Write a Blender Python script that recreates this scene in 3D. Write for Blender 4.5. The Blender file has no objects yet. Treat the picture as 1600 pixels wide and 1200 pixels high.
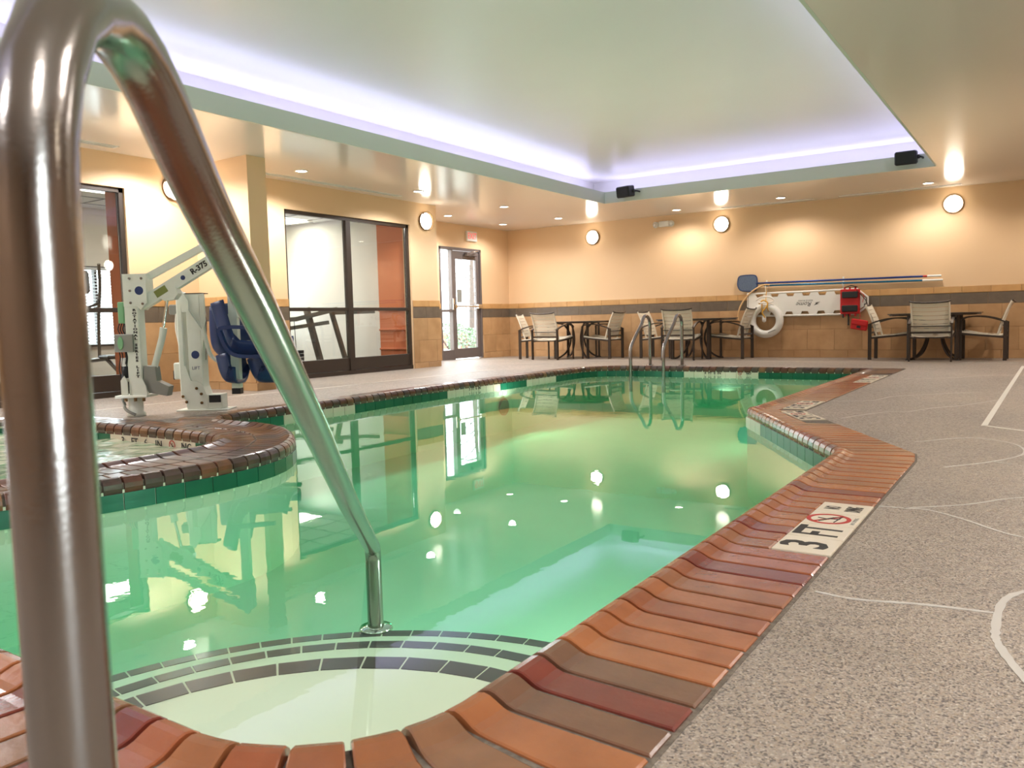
import bpy, bmesh, math, random
from mathutils import Vector, Matrix
from mathutils.geometry import tessellate_polygon
random.seed(7)
S = bpy.context.scene
COL = S.collection
PI = math.pi

# ------------------------------------------------------------------ camera
FW = Vector((-0.55367493, 0.82907925, -0.07792093))
RX = Vector((0.8324363, 0.55354651, -0.02522039))
UP = Vector((-0.02222316, 0.07882811, 0.99664049))
cam = bpy.data.cameras.new('camera'); co = bpy.data.objects.new('camera', cam); COL.objects.link(co)
m = Matrix.Identity(4)
for i in range(3):
    m[i][0] = RX[i]; m[i][1] = UP[i]; m[i][2] = -FW[i]
m[2][3] = 0.73
co.matrix_world = m
cam.sensor_width = 36; cam.lens = 1262.63 / 1600 * 36
cam.clip_start = 0.02; cam.clip_end = 200
cam.dof.use_dof = True; cam.dof.focus_distance = 3.6; cam.dof.aperture_fstop = 9.0
S.camera = co

# ------------------------------------------------------------------ world, exposure, room lights
S.view_settings.view_transform = 'Standard'; S.view_settings.look = 'None'
S.view_settings.gamma = 1; S.view_settings.use_curve_mapping = False
S.view_settings.exposure = 1.13
w = bpy.data.worlds.new('world'); S.world = w; w.use_nodes = True
w.node_tree.nodes['Background'].inputs[0].default_value = (0.86, 0.93, 1.0, 1)
w.node_tree.nodes['Background'].inputs[1].default_value = 5.0

WARM = (1.0, 0.93, 0.88); NEUT = (0.97, 0.97, 1.0)
CEIL = 2.668
def spot(x, y, power, col=NEUT, ang=155, z=CEIL - 0.03):
    l = bpy.data.lights.new('downlight_lamp', 'SPOT'); l.energy = power; l.color = col
    l.spot_size = math.radians(ang); l.spot_blend = 0.6; l.shadow_soft_size = 0.06
    o = bpy.data.objects.new('downlight_lamp', l); o.location = (x, y, z); COL.objects.link(o); return o
def area(loc, rot, sx, sy, power, col, name='lamp'):
    l = bpy.data.lights.new(name, 'AREA'); l.shape = 'RECTANGLE'; l.size = sx; l.size_y = sy
    l.energy = power; l.color = col
    o = bpy.data.objects.new(name, l); o.location = loc; o.rotation_euler = rot; COL.objects.link(o); return o

DOWN = [(-7.86, 7.14), (-7.81, 9.34), (-7.79, 11.56), (-9.22, 13.62), (-7.91, 13.59), (-9.19, 11.8),
        (-5.73, 14.11), (-3.81, 13.94), (-1.61, 14.0), (-7.97, 5.28), (-7.95, 3.1), (-7.95, 0.8), (-7.95, -1.4),
        (0.6, 14.0), (0.9, 11.8), (0.9, 9.4), (0.9, 7.0), (0.9, 4.6), (0.9, 2.2), (0.9, -0.2), (-1.6, -2.0), (-4.0, -2.0)]  # last left-row entries above and these are unseen, added for general fill
for x, y in DOWN:
    pw = 82
    if x > 0.5: pw = 65
    if y > 13.5: pw = 36
    if x < -5.5 and y > 13.5: pw = 30
    spot(x, y, pw, WARM if (x > -7.5 and y > 12) or x > 0 else NEUT)

# cool LED strips lying on the cove ledge (lamp bodies are built with the ceiling)
LED = (0.58, 0.54, 1.0)
CX0, CX1, CY0, CY1 = -6.336, -1.347, -1.6, 12.45
LEDP = 1.15       # W per metre
LW, UPZ = 0.42, 3.107
LZ = 2.832; TL = math.radians(48)
area((CX0 - 0.30, (CY0 + CY1) / 2, LZ), (0, PI + TL, 0), 0.05, CY1 - CY0, LEDP * (CY1 - CY0), LED, 'cove_led_lamp')
area((CX1 + 0.30, (CY0 + CY1) / 2, LZ), (0, PI - TL, 0), 0.05, CY1 - CY0, LEDP * (CY1 - CY0), LED, 'cove_led_lamp')
area(((CX0 + CX1) / 2, CY1 + 0.30, LZ), (PI + TL, 0, 0), CX1 - CX0, 0.05, LEDP * (CX1 - CX0), LED, 'cove_led_lamp')
area(((CX0 + CX1) / 2, CY0 - 0.30, LZ), (PI - TL, 0, 0), CX1 - CX0, 0.05, LEDP * (CX1 - CX0), LED, 'cove_led_lamp')
# gym panel lights
FILLP = 10.5  # power of each added underwater fill lamp
GYMP = [(-10.4, 5.7), (-10.4, 8.2), (-10.9, 2.5), (-11.3, 9.6)]
for x, y in GYMP:
    area((x, y, 2.57), (0, 0, 0), 0.55, 1.1, 13, (1, 0.97, 0.9), 'gym_panel_lamp')
# far wall's underwater light, then unseen ones added to brighten the raised ceiling
UWL = [(-3.7, 10.80, (0, -1)), (-0.99, 2.7, (-1, 0)), (-1.96, 8.3, (-1, 0)), (-5.60, 8.3, (1, 0))]
for i, (x, y, d) in enumerate(UWL):
    o = area((x, y, -0.34), (0, 0, 0), 0.2, 0.2, 2 if i == 0 else FILLP, (1, 0.88, 0.84), 'underwater_lamp_or_fill')
    o.rotation_euler = Vector((-d[0] * 0.8, -d[1] * 0.8, -0.6)).to_track_quat('Z', 'Y').to_euler()

# ------------------------------------------------------------------ materials
MATS = {}
def srgb(c):
    c = c / 255.0
    return c / 12.92 if c <= 0.04045 else ((c + 0.055) / 1.055) ** 2.4
def rgb(r, g, b): return (srgb(r), srgb(g), srgb(b), 1)
def mat(name, col, rough=0.5, metal=0.0, noise=None, bump=None, spec=0.5, coat=0.0, var=None, emit=None):
    """noise=(scale, other colour, amount); bump=(scale, strength); var = per-object value spread"""
    if name in MATS: return MATS[name]
    mt = bpy.data.materials.new(name); mt.use_nodes = True; nt = mt.node_tree; N = nt.nodes; L = nt.links
    b = N['Principled BSDF']
    b.inputs['Base Color'].default_value = col; b.inputs['Roughness'].default_value = rough
    b.inputs['Metallic'].default_value = metal; b.inputs['Specular IOR Level'].default_value = spec
    b.inputs['Coat Weight'].default_value = coat; b.inputs['Coat Roughness'].default_value = 0.12
    tc = N.new('ShaderNodeTexCoord')
    src = None
    if noise:
        sc, c2, am = noise[:3]
        nz = N.new('ShaderNodeTexNoise'); nz.inputs['Scale'].default_value = sc; nz.inputs['Detail'].default_value = 5
        L.new(tc.outputs['Object'], nz.inputs['Vector'])
        rp = N.new('ShaderNodeValToRGB'); rp.color_ramp.elements[0].position = 0.5 - am; rp.color_ramp.elements[1].position = 0.5 + am
        rp.color_ramp.elements[0].color = col; rp.color_ramp.elements[1].color = c2
        L.new(nz.outputs['Fac'], rp.inputs['Fac']); src = rp.outputs['Color']
    if var:
        oi = N.new('ShaderNodeObjectInfo'); mr = N.new('ShaderNodeMapRange')
        mr.inputs['To Min'].default_value = 1 - var; mr.inputs['To Max'].default_value = 1 + var
        L.new(oi.outputs['Random'], mr.inputs['Value'])
        hs = N.new('ShaderNodeHueSaturation'); hs.inputs['Color'].default_value = col
        if src: L.new(src, hs.inputs['Color'])
        L.new(mr.outputs['Result'], hs.inputs['Value']); src = hs.outputs['Color']
    if src: L.new(src, b.inputs['Base Color'])
    if bump:
        nb = N.new('ShaderNodeTexNoise'); nb.inputs['Scale'].default_value = bump[0]; nb.inputs['Detail'].default_value = 4
        L.new(tc.outputs['Object'], nb.inputs['Vector'])
        bp = N.new('ShaderNodeBump'); bp.inputs['Strength'].default_value = bump[1]; bp.inputs['Distance'].default_value = 0.01
        L.new(nb.outputs['Fac'], bp.inputs['Height']); L.new(bp.outputs['Normal'], b.inputs['Normal'])
    if emit:
        b.inputs['Emission Color'].default_value = emit[0]; b.inputs['Emission Strength'].default_value = emit[1]
    MATS[name] = mt
    return mt

M_wall = mat('cream_paint', rgb(235, 201, 159), 0.55, noise=(1.2, rgb(230, 194, 149), 0.4), bump=(60, 0.05))
M_soff = mat('soffit_gloss_paint', rgb(230, 221, 212), 0.17, spec=0.7, bump=(1.6, 0.12))
M_lip = mat('lip_paint', rgb(205, 212, 198), 0.55)
M_up = mat('raised_ceiling_paint', rgb(234, 231, 228), 0.33, noise=(0.7, rgb(228, 226, 221), 0.35), spec=0.4, bump=(2.0, 0.06))
M_white = mat('white_paint', rgb(236, 234, 226), 0.5)
M_bronze = mat('dark_bronze_metal', rgb(66, 56, 48), 0.38, 0.3, spec=0.5)
M_stone = mat('brown_paint', rgb(168, 138, 112), 0.6)
M_darkm = mat('door_bronze_metal', rgb(112, 102, 98), 0.4, 0.2)
M_tile = mat('tan_tile', rgb(200, 160, 116), 0.3, noise=(5, rgb(174, 134, 90), 0.3), var=0.09, bump=(20, 0.06))
M_trimtile = mat('trim_tile', rgb(212, 168, 112), 0.3, noise=(6, rgb(190, 142, 88), 0.3), var=0.06)
M_band = mat('grey_brown_tile', rgb(116, 102, 86), 0.35, noise=(9, rgb(98, 86, 72), 0.3), var=0.06)
M_grout = mat('tile_grout', rgb(176, 140, 100), 0.8)
M_bgrout = mat('brick_grout', rgb(88, 78, 68), 0.85, noise=(60, rgb(128, 118, 104), 0.2), bump=(90, 0.3))
BR = [((170, 102, 60), (136, 76, 42)), ((162, 92, 56), (124, 66, 40)), ((130, 58, 42), (98, 42, 34)), ((174, 108, 64), (142, 84, 50)),
      ((142, 98, 68), (110, 76, 52)), ((178, 114, 70), (146, 88, 52)), ((126, 86, 62), (96, 68, 52)), ((164, 102, 62), (126, 78, 48)), ((154, 94, 58), (122, 74, 48))]
M_brick = [mat('clay_brick_%d' % i, rgb(*a), 0.26, noise=(9, rgb(*b), 0.34), bump=(45, 0.12), coat=0.3, var=0.08) for i, (a, b) in enumerate(BR)]
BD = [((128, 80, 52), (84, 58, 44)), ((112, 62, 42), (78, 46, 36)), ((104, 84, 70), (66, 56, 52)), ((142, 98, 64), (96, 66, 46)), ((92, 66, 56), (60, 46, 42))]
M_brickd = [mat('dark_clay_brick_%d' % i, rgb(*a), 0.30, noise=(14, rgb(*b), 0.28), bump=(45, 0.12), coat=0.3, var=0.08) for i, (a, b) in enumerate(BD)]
M_steel = mat('brushed_steel', rgb(156, 152, 150), 0.2, 1.0, noise=(3, rgb(150, 142, 134), 0.3), bump=(220, 0.03))
M_chrome = mat('chrome', rgb(215, 212, 208), 0.12, 1.0)
M_pwhite = mat('powder_white', rgb(228, 230, 218), 0.4, noise=(8, rgb(214, 218, 204), 0.3))
M_black = mat('black_plastic', rgb(26, 26, 28), 0.5)
M_ink = mat('black_ink', rgb(48, 44, 42), 0.6)
M_red = mat('red_ink', rgb(178, 46, 38), 0.5)
M_redp = mat('red_nylon', rgb(196, 26, 26), 0.5, bump=(120, 0.1))
M_blackp = mat('black_foam', rgb(32, 34, 32), 0.7)
M_grey = mat('grey_plastic', rgb(138, 138, 130), 0.5)
M_green = mat('pale_green_plastic', rgb(126, 178, 132), 0.4)
M_olive = mat('olive_label', rgb(120, 128, 62), 0.5)
M_navy = mat('navy_plastic', rgb(38, 62, 112), 0.36, noise=(4, rgb(28, 46, 90), 0.3))
M_bluepole = mat('blue_aluminium', rgb(34, 62, 138), 0.3, 0.5)
M_tealpole = mat('teal_aluminium', rgb(30, 112, 152), 0.3, 0.5)
M_net = mat('blue_grey_mesh', rgb(104, 118, 138), 0.7, noise=(120, rgb(78, 92, 114), 0.2))
M_ivory = mat('ivory_plastic', rgb(226, 186, 130), 0.45)
M_ring = mat('white_vinyl', rgb(232, 228, 218), 0.35)
M_yellow = mat('yellow_rope', rgb(232, 176, 60), 0.7)
M_strap = mat('beige_vinyl_strap', rgb(226, 216, 194), 0.45, var=0.05)
M_marker = mat('marker_tile', rgb(222, 212, 192), 0.3, noise=(10, rgb(212, 200, 178), 0.3))
M_teal = mat('teal_glazed_tile', rgb(24, 104, 76), 0.28, noise=(7, rgb(16, 88, 66), 0.3), var=0.1)
M_steptile = mat('black_step_tile', rgb(58, 48, 48), 0.3, var=0.08)
M_plaster = mat('pool_plaster', rgb(224, 232, 206), 0.7, noise=(3, rgb(216, 228, 200), 0.3))
M_seal = mat('crack_sealant', rgb(192, 187, 179), 0.45)
M_line = mat('white_line_paint', rgb(214, 208, 196), 0.5)
M_orange = mat('orange_paint', rgb(206, 112, 66), 0.6)
M_gymfloor = mat('gym_rubber_floor', rgb(92, 88, 84), 0.8)
M_gymwall = mat('gym_white_paint', rgb(228, 222, 210), 0.6)
M_machine = mat('machine_grey_metal', rgb(112, 106, 98), 0.35, 0.5)
M_machd = mat('machine_dark_plastic', rgb(54, 52, 52), 0.45)
M_blind = mat('blind_white', rgb(206, 210, 212), 0.5)
M_asph = mat('pavement', rgb(190, 186, 182), 0.8)
M_leaf = mat('shrub_leaf', rgb(96, 128, 92), 0.6, noise=(8, rgb(150, 168, 150), 0.3))
M_bark = mat('bark', rgb(88, 78, 72), 0.8)
M_orangeb = mat('reddish_kerb', rgb(206, 128, 104), 0.8)
M_glow = mat('lamp_diffuser', (1, 0.93, 0.8, 1), 0.4, emit=((1, 0.90, 0.74, 1), 8.0))
M_disc = mat('downlight_diffuser', (1, 0.95, 0.88, 1), 0.4, emit=((1, 0.93, 0.8, 1), 9.0))
M_panel = mat('panel_diffuser', (1, 0.97, 0.9, 1), 0.4, emit=((1, 0.96, 0.88, 1), 2.2))
M_led = mat('led_strip', (0.8, 0.85, 1, 1), 0.4, emit=((0.6, 0.66, 1, 1), 3.0))
M_exitred = mat('exit_red', rgb(240, 110, 104), 0.5, emit=((1, 0.2, 0.18, 1), 0.3))
M_brass = mat('bronze_ring', rgb(120, 92, 58), 0.3, 0.8)

def concrete():
    mt = bpy.data.materials.new('exposed_aggregate_concrete'); mt.use_nodes = True; nt = mt.node_tree; N = nt.nodes; L = nt.links
    b = N['Principled BSDF']; tc = N.new('ShaderNodeTexCoord')
    n1 = N.new('ShaderNodeTexNoise'); n1.inputs['Scale'].default_value = 0.9; n1.inputs['Detail'].default_value = 4
    v = N.new('ShaderNodeTexVoronoi'); v.inputs['Scale'].default_value = 240
    v2 = N.new('ShaderNodeTexVoronoi'); v2.inputs['Scale'].default_value = 85
    n2 = N.new('ShaderNodeTexNoise'); n2.inputs['Scale'].default_value = 200; n2.inputs['Detail'].default_value = 3
    for q in (n1, v, v2, n2): L.new(tc.outputs['Object'], q.inputs['Vector'])
    r1 = N.new('ShaderNodeValToRGB')
    e = r1.color_ramp.elements
    e[0].position = 0.0; e[0].color = rgb(112, 104, 98); e[1].position = 1.0; e[1].color = rgb(192, 182, 170)
    for p, c in ((0.12, (92, 84, 80)), (0.28, (150, 140, 130)), (0.55, (168, 156, 144)), (0.8, (156, 140, 122))):
        k = e.new(p); k.color = rgb(*c)
    sp = N.new('ShaderNodeSeparateColor'); L.new(v.outputs['Color'], sp.inputs['Color']); L.new(sp.outputs['Red'], r1.inputs['Fac'])
    r2 = N.new('ShaderNodeValToRGB'); r2.color_ramp.elements[0].position = 0.35; r2.color_ramp.elements[1].position = 0.7
    r2.color_ramp.elements[0].color = (0.86, 0.86, 0.86, 1); r2.color_ramp.elements[1].color = (1.1, 1.08, 1.04, 1)
    L.new(n1.outputs['Fac'], r2.inputs['Fac'])
    mx = N.new('ShaderNodeMix'); mx.data_type = 'RGBA'; mx.blend_type = 'MULTIPLY'; mx.inputs['Factor'].default_value = 1
    L.new(r1.outputs['Color'], mx.inputs['A']); L.new(r2.outputs['Color'], mx.inputs['B'])
    L.new(mx.outputs['Result'], b.inputs['Base Color'])
    sr = N.new('ShaderNodeSeparateColor'); L.new(v2.outputs['Color'], sr.inputs['Color'])
    mr = N.new('ShaderNodeMapRange'); mr.inputs['To Min'].default_value = 0.28; mr.inputs['To Max'].default_value = 0.62
    L.new(sr.outputs['Green'], mr.inputs['Value']); L.new(mr.outputs['Result'], b.inputs['Roughness'])
    ad = N.new('ShaderNodeMath'); ad.operation = 'ADD'
    L.new(v.outputs['Distance'], ad.inputs[0]); L.new(n2.outputs['Fac'], ad.inputs[1])
    bp = N.new('ShaderNodeBump'); bp.inputs['Strength'].default_value = 0.35; bp.inputs['Distance'].default_value = 0.004
    L.new(ad.outputs['Value'], bp.inputs['Height']); L.new(bp.outputs['Normal'], b.inputs['Normal'])
    return mt
M_conc = concrete()

def fresnel(N, L, ior):
    # thin surface: the same reflectance from either side
    fr = N.new('ShaderNodeFresnel'); ge = N.new('ShaderNodeNewGeometry'); ma = N.new('ShaderNodeMath'); ma.operation = 'MULTIPLY_ADD'
    L.new(ge.outputs['Backfacing'], ma.inputs[0]); ma.inputs[1].default_value = 1 / ior - ior; ma.inputs[2].default_value = ior
    L.new(ma.outputs[0], fr.inputs['IOR']); return fr
def glass(name, tint=(1, 1, 1, 1), ior=1.5):
    mt = bpy.data.materials.new(name); mt.use_nodes = True; nt = mt.node_tree; N = nt.nodes; L = nt.links
    N.clear(); out = N.new('ShaderNodeOutputMaterial'); mx = N.new('ShaderNodeMixShader')
    fr = fresnel(N, L, ior)
    t = N.new('ShaderNodeBsdfTransparent'); t.inputs[0].default_value = tint
    g = N.new('ShaderNodeBsdfGlossy'); g.inputs['Roughness'].default_value = 0.0; g.inputs['Color'].default_value = (1, 1, 1, 1)
    L.new(fr.outputs[0], mx.inputs[0]); L.new(t.outputs[0], mx.inputs[1]); L.new(g.outputs[0], mx.inputs[2]); L.new(mx.outputs[0], out.inputs[0])
    return mt
M_glass = glass('window_glass', (0.93, 0.95, 0.94, 1))

def water(name, absorb, dens, bump, scale):
    mt = bpy.data.materials.new(name); mt.use_nodes = True; nt = mt.node_tree; N = nt.nodes; L = nt.links
    N.clear(); out = N.new('ShaderNodeOutputMaterial'); mx = N.new('ShaderNodeMixShader')
    tc = N.new('ShaderNodeTexCoord')
    mp = N.new('ShaderNodeMapping'); mp.inputs['Scale'].default_value = (1.0, 1.0, 1.0); L.new(tc.outputs['Object'], mp.inputs['Vector'])
    nz = N.new('ShaderNodeTexNoise'); nz.inputs['Scale'].default_value = scale; nz.inputs['Detail'].default_value = 2.5; nz.inputs['Roughness'].default_value = 0.55
    L.new(mp.outputs[0], nz.inputs['Vector'])
    n3 = N.new('ShaderNodeTexNoise'); n3.inputs['Scale'].default_value = 0.55; n3.inputs['Detail'].default_value = 1
    L.new(tc.outputs['Object'], n3.inputs['Vector'])
    rr = N.new('ShaderNodeMapRange'); rr.inputs['From Min'].default_value = 0.42; rr.inputs['From Max'].default_value = 0.62
    rr.inputs['To Min'].default_value = 0.12
    L.new(n3.outputs['Fac'], rr.inputs['Value'])
    mu = N.new('ShaderNodeMath'); mu.operation = 'MULTIPLY'; mu.inputs[1].default_value = bump
    L.new(rr.outputs['Result'], mu.inputs[0])
    bp = N.new('ShaderNodeBump'); bp.inputs['Distance'].default_value = 0.01
    L.new(mu.outputs[0], bp.inputs['Strength'])
    L.new(nz.outputs['Fac'], bp.inputs['Height'])
    fr = fresnel(N, L, 1.33)
    t = N.new('ShaderNodeBsdfTransparent')
    g = N.new('ShaderNodeBsdfGlossy'); g.inputs['Roughness'].default_value = 0.0; g.inputs['Color'].default_value = (0.95, 0.98, 0.97, 1)
    L.new(bp.outputs[0], g.inputs['Normal']); L.new(bp.outputs[0], fr.inputs['Normal'])
    L.new(fr.outputs[0], mx.inputs[0]); L.new(t.outputs[0], mx.inputs[1]); L.new(g.outputs[0], mx.inputs[2]); L.new(mx.outputs[0], out.inputs[0])
    va = N.new('ShaderNodeVolumeAbsorption'); va.inputs['Color'].default_value = absorb; va.inputs['Density'].default_value = dens
    L.new(va.outputs[0], out.inputs['Volume'])
    return mt
M_water = water('pool_water_surface', (0.24, 0.87, 0.69, 1), 0.66, 0.042, 9.0)

def foam_mat():
    mt = bpy.data.materials.new('churning_water'); mt.use_nodes = True; nt = mt.node_tree; N = nt.nodes; L = nt.links
    b = N['Principled BSDF']; tc = N.new('ShaderNodeTexCoord')
    nz = N.new('ShaderNodeTexNoise'); nz.inputs['Scale'].default_value = 4.5; nz.inputs['Detail'].default_value = 6; nz.inputs['Distortion'].default_value = 1.5
    L.new(tc.outputs['Object'], nz.inputs['Vector'])
    r = N.new('ShaderNodeValToRGB'); r.color_ramp.elements[0].position = 0.38; r.color_ramp.elements[0].color = rgb(120, 160, 122)
    r.color_ramp.elements[1].position = 0.6; r.color_ramp.elements[1].color = rgb(214, 216, 190)
    L.new(nz.outputs['Fac'], r.inputs['Fac']); L.new(r.outputs['Color'], b.inputs['Base Color'])
    b.inputs['Roughness'].default_value = 0.12; b.inputs['Specular IOR Level'].default_value = 0.4
    bp = N.new('ShaderNodeBump'); bp.inputs['Strength'].default_value = 0.5; bp.inputs['Distance'].default_value = 0.03
    L.new(nz.outputs['Fac'], bp.inputs['Height']); L.new(bp.outputs['Normal'], b.inputs['Normal'])
    return mt
M_foam = foam_mat()

# ------------------------------------------------------------------ mesh helpers
class MB:
    def __init__(s): s.v = []; s.f = []; s.sm = []
    def add(s, vs, fs, smooth=False):
        o = len(s.v); s.v += [tuple(p) for p in vs]
        for f in fs: s.f.append([i + o for i in f]); s.sm.append(smooth)
        return s
    def box(s, x0, x1, y0, y1, z0, z1, M=None, bev=0.0):
        if x0 > x1: x0, x1 = x1, x0
        if y0 > y1: y0, y1 = y1, y0
        if z0 > z1: z0, z1 = z1, z0
        if bev > 0:
            b = min(bev, (x1 - x0) / 2.1, (y1 - y0) / 2.1, (z1 - z0) / 2.1)
            bm = bmesh.new(); bmesh.ops.create_cube(bm, size=1)
            for v in bm.verts:
                v.co = Vector(((x0 + x1) / 2 + v.co.x * (x1 - x0), (y0 + y1) / 2 + v.co.y * (y1 - y0), (z0 + z1) / 2 + v.co.z * (z1 - z0)))
            bmesh.ops.bevel(bm, geom=list(bm.edges), offset=b, segments=1, affect='EDGES')
            bm.verts.index_update()
            vs = [v.co.copy() for v in bm.verts]; fs = [[v.index for v in f.verts] for f in bm.faces]; bm.free()
        else:
            vs = [Vector(p) for p in ((x0, y0, z0), (x1, y0, z0), (x1, y1, z0), (x0, y1, z0), (x0, y0, z1), (x1, y0, z1), (x1, y1, z1), (x0, y1, z1))]
            fs = [(0, 3, 2, 1), (4, 5, 6, 7), (0, 1, 5, 4), (1, 2, 6, 5), (2, 3, 7, 6), (3, 0, 4, 7)]
        if M: vs = [M @ v for v in vs]
        return s.add(vs, fs)
    def tube(s, pts, r, n=10, cap=True, ref=(0, 0, 1), flat=None, closed=False):
        """pts path; r radius or list; flat=(a,b) gives a rectangular section a wide (side) b high"""
        P = [Vector(p) for p in pts]; R = r if isinstance(r, (list, tuple)) else [r] * len(P)
        rings = []; prev = None
        for i, p in enumerate(P):
            if closed: t = (P[(i + 1) % len(P)] - P[i - 1]).normalized()
            else:
                a = P[max(i - 1, 0)]; b = P[min(i + 1, len(P) - 1)]; t = (b - a).normalized()
            if prev is None:
                rf = Vector(ref)
                if abs(t.dot(rf)) > 0.97: rf = Vector((1, 0, 0))
                sd = t.cross(rf).normalized()
            else:
                sd = (prev - t * prev.dot(t)).normalized()
            prev = sd; up = sd.cross(t).normalized()
            if flat:
                a, b = flat[0] / 2, flat[1] / 2
                rings.append([p + sd * x + up * y for x, y in ((-a, -b), (a, -b), (a, b), (-a, b))])
            else:
                rings.append([p + (sd * math.cos(2 * PI * k / n) + up * math.sin(2 * PI * k / n)) * R[i] for k in range(n)])
        nn = 4 if flat else n
        vs = [q for rg in rings for q in rg]; fs = []
        m_ = len(rings)
        for i in range(m_ if closed else m_ - 1):
            for k in range(nn):
                a = i * nn + k; b = i * nn + (k + 1) % nn; c = ((i + 1) % m_) * nn + (k + 1) % nn; d = ((i + 1) % m_) * nn + k
                fs.append((a, b, c, d))
        s.add(vs, fs, not flat)
        if cap and not closed:
            s.add(rings[0], [tuple(range(nn))[::-1]]); s.add(rings[-1], [tuple(range(nn))])
        return s
    def lathe(s, prof, n=24, M=None, smooth=True):
        """prof list of (r, z) revolved around z"""
        vs = []; fs = []
        for r, z in prof:
            for k in range(n): vs.append(Vector((r * math.cos(2 * PI * k / n), r * math.sin(2 * PI * k / n), z)))
        for i in range(len(prof) - 1):
            for k in range(n):
                fs.append((i * n + k, i * n + (k + 1) % n, (i + 1) * n + (k + 1) % n, (i + 1) * n + k))
        fs.append(tuple(range(n))[::-1]); fs.append(tuple((len(prof) - 1) * n + k for k in range(n)))
        if M: vs = [M @ v for v in vs]
        o = len(s.v); s.add(vs, fs[:-2], smooth); 
        for f in fs[-2:]: s.f.append([i + o for i in f]); s.sm.append(False)
        return s
    def prism(s, poly, h, M=None):
        """extrude 2D polygon (any shape) from z=0 to z=h"""
        n = len(poly); vs = [Vector((p[0], p[1], 0)) for p in poly] + [Vector((p[0], p[1], h)) for p in poly]
        tri = tessellate_polygon([[Vector((p[0], p[1], 0)) for p in poly]])
        fs = [tuple(t) for t in tri] + [tuple(i + n for i in t) for t in tri]
        for i in range(n): fs.append((i, (i + 1) % n, n + (i + 1) % n, n + i))
        if M: vs = [M @ v for v in vs]
        return s.add(vs, fs)
    def build(s, name, mt, parent=None, loc=None, rot=None):
        me = bpy.data.meshes.new(name); me.from_pydata(s.v, [], s.f)
        me.polygons.foreach_set('use_smooth', s.sm)
        bm = bmesh.new(); bm.from_mesh(me); bmesh.ops.recalc_face_normals(bm, faces=bm.faces); bm.to_mesh(me); bm.free()
        me.materials.append(mt); me.update()
        return link(name, me, parent, loc, rot)
def link(name, me, parent=None, loc=None, rot=None):
    o = bpy.data.objects.new(name, me); COL.objects.link(o)
    if parent: o.parent = parent
    if loc: o.location = loc
    if rot: o.rotation_euler = rot
    return o
def tag(o, label=None, cat=None, group=None, kind=None):
    if label: o['label'] = label
    if cat: o['category'] = cat
    if group: o['group'] = group
    if kind: o['kind'] = kind
    return o
def thing(name, label, cat, loc=(0, 0, 0), rz=0, group=None):
    o = bpy.data.objects.new(name, None); COL.objects.link(o); o.location = loc; o.rotation_euler = (0, 0, rz)
    o.empty_display_size = 0.1
    return tag(o, label, cat, group)
def copy_tree(o, parent=None):
    c = o.copy(); COL.objects.link(c)
    if parent: c.parent = parent
    for ch in list(o.children): copy_tree(ch, c)
    return c
def bx(name, mt, x0, x1, y0, y1, z0, z1, parent=None, bev=0.0, M=None):
    return MB().box(x0, x1, y0, y1, z0, z1, M, bev).build(name, mt, parent)
def text_obj(body, size, mt, parent, M, name='lettering', th=0.001, bold=0.0, xs=1.0, align='CENTER', shear=0.0):
    cu = bpy.data.curves.new('txt', 'FONT'); cu.body = body; cu.size = size; cu.extrude = th; cu.offset = bold
    cu.align_x = align; cu.align_y = 'CENTER'; cu.resolution_u = 2; cu.shear = shear
    t = bpy.data.objects.new('txt', cu); COL.objects.link(t)
    bpy.context.view_layer.update()
    me = bpy.data.meshes.new_from_object(t.evaluated_get(bpy.context.evaluated_depsgraph_get()))
    bpy.data.objects.remove(t); bpy.data.curves.remove(cu)
    me.materials.clear(); me.materials.append(mt)
    me.transform(M @ Matrix.Diagonal((xs, 1, 1, 1)))
    return link(name, me, parent)
def frame(o, x, y):
    """matrix whose local x,y,z axes are x, y, x cross y and origin o"""
    x = Vector(x).normalized(); y = Vector(y).normalized(); z = x.cross(y)
    m = Matrix.Identity(4)
    for i in range(3): m[i][0] = x[i]; m[i][1] = y[i]; m[i][2] = z[i]; m[i][3] = o[i]
    return m
def T(x, y, z): return Matrix.Translation((x, y, z))
def bez(p, n=12):
    """Catmull-Rom through points"""
    P = [Vector(q) for q in p]; P = [2 * P[0] - P[1]] + P + [2 * P[-1] - P[-2]]; out = []
    for i in range(1, len(P) - 2):
        for k in range(n):
            t = k / n
            out.append(0.5 * ((2 * P[i]) + (-P[i - 1] + P[i + 1]) * t + (2 * P[i - 1] - 5 * P[i] + 4 * P[i + 1] - P[i + 2]) * t * t + (-P[i - 1] + 3 * P[i] - 3 * P[i + 1] + P[i + 2]) * t ** 3))
    out.append(P[-2]); return out
def dz(y): return 0.0 if y < 12.0 else -0.043 * (y - 12.0) / 2.72
def arc(cx, cy, r, a0, a1, n):
    return [(cx + r * math.cos(math.radians(a0 + (a1 - a0) * k / n)), cy + r * math.sin(math.radians(a0 + (a1 - a0) * k / n))) for k in range(n + 1)]

XL, YB, XR, YN, XREC = -8.557, 14.72, 2.6, -3.2, -9.85

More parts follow.
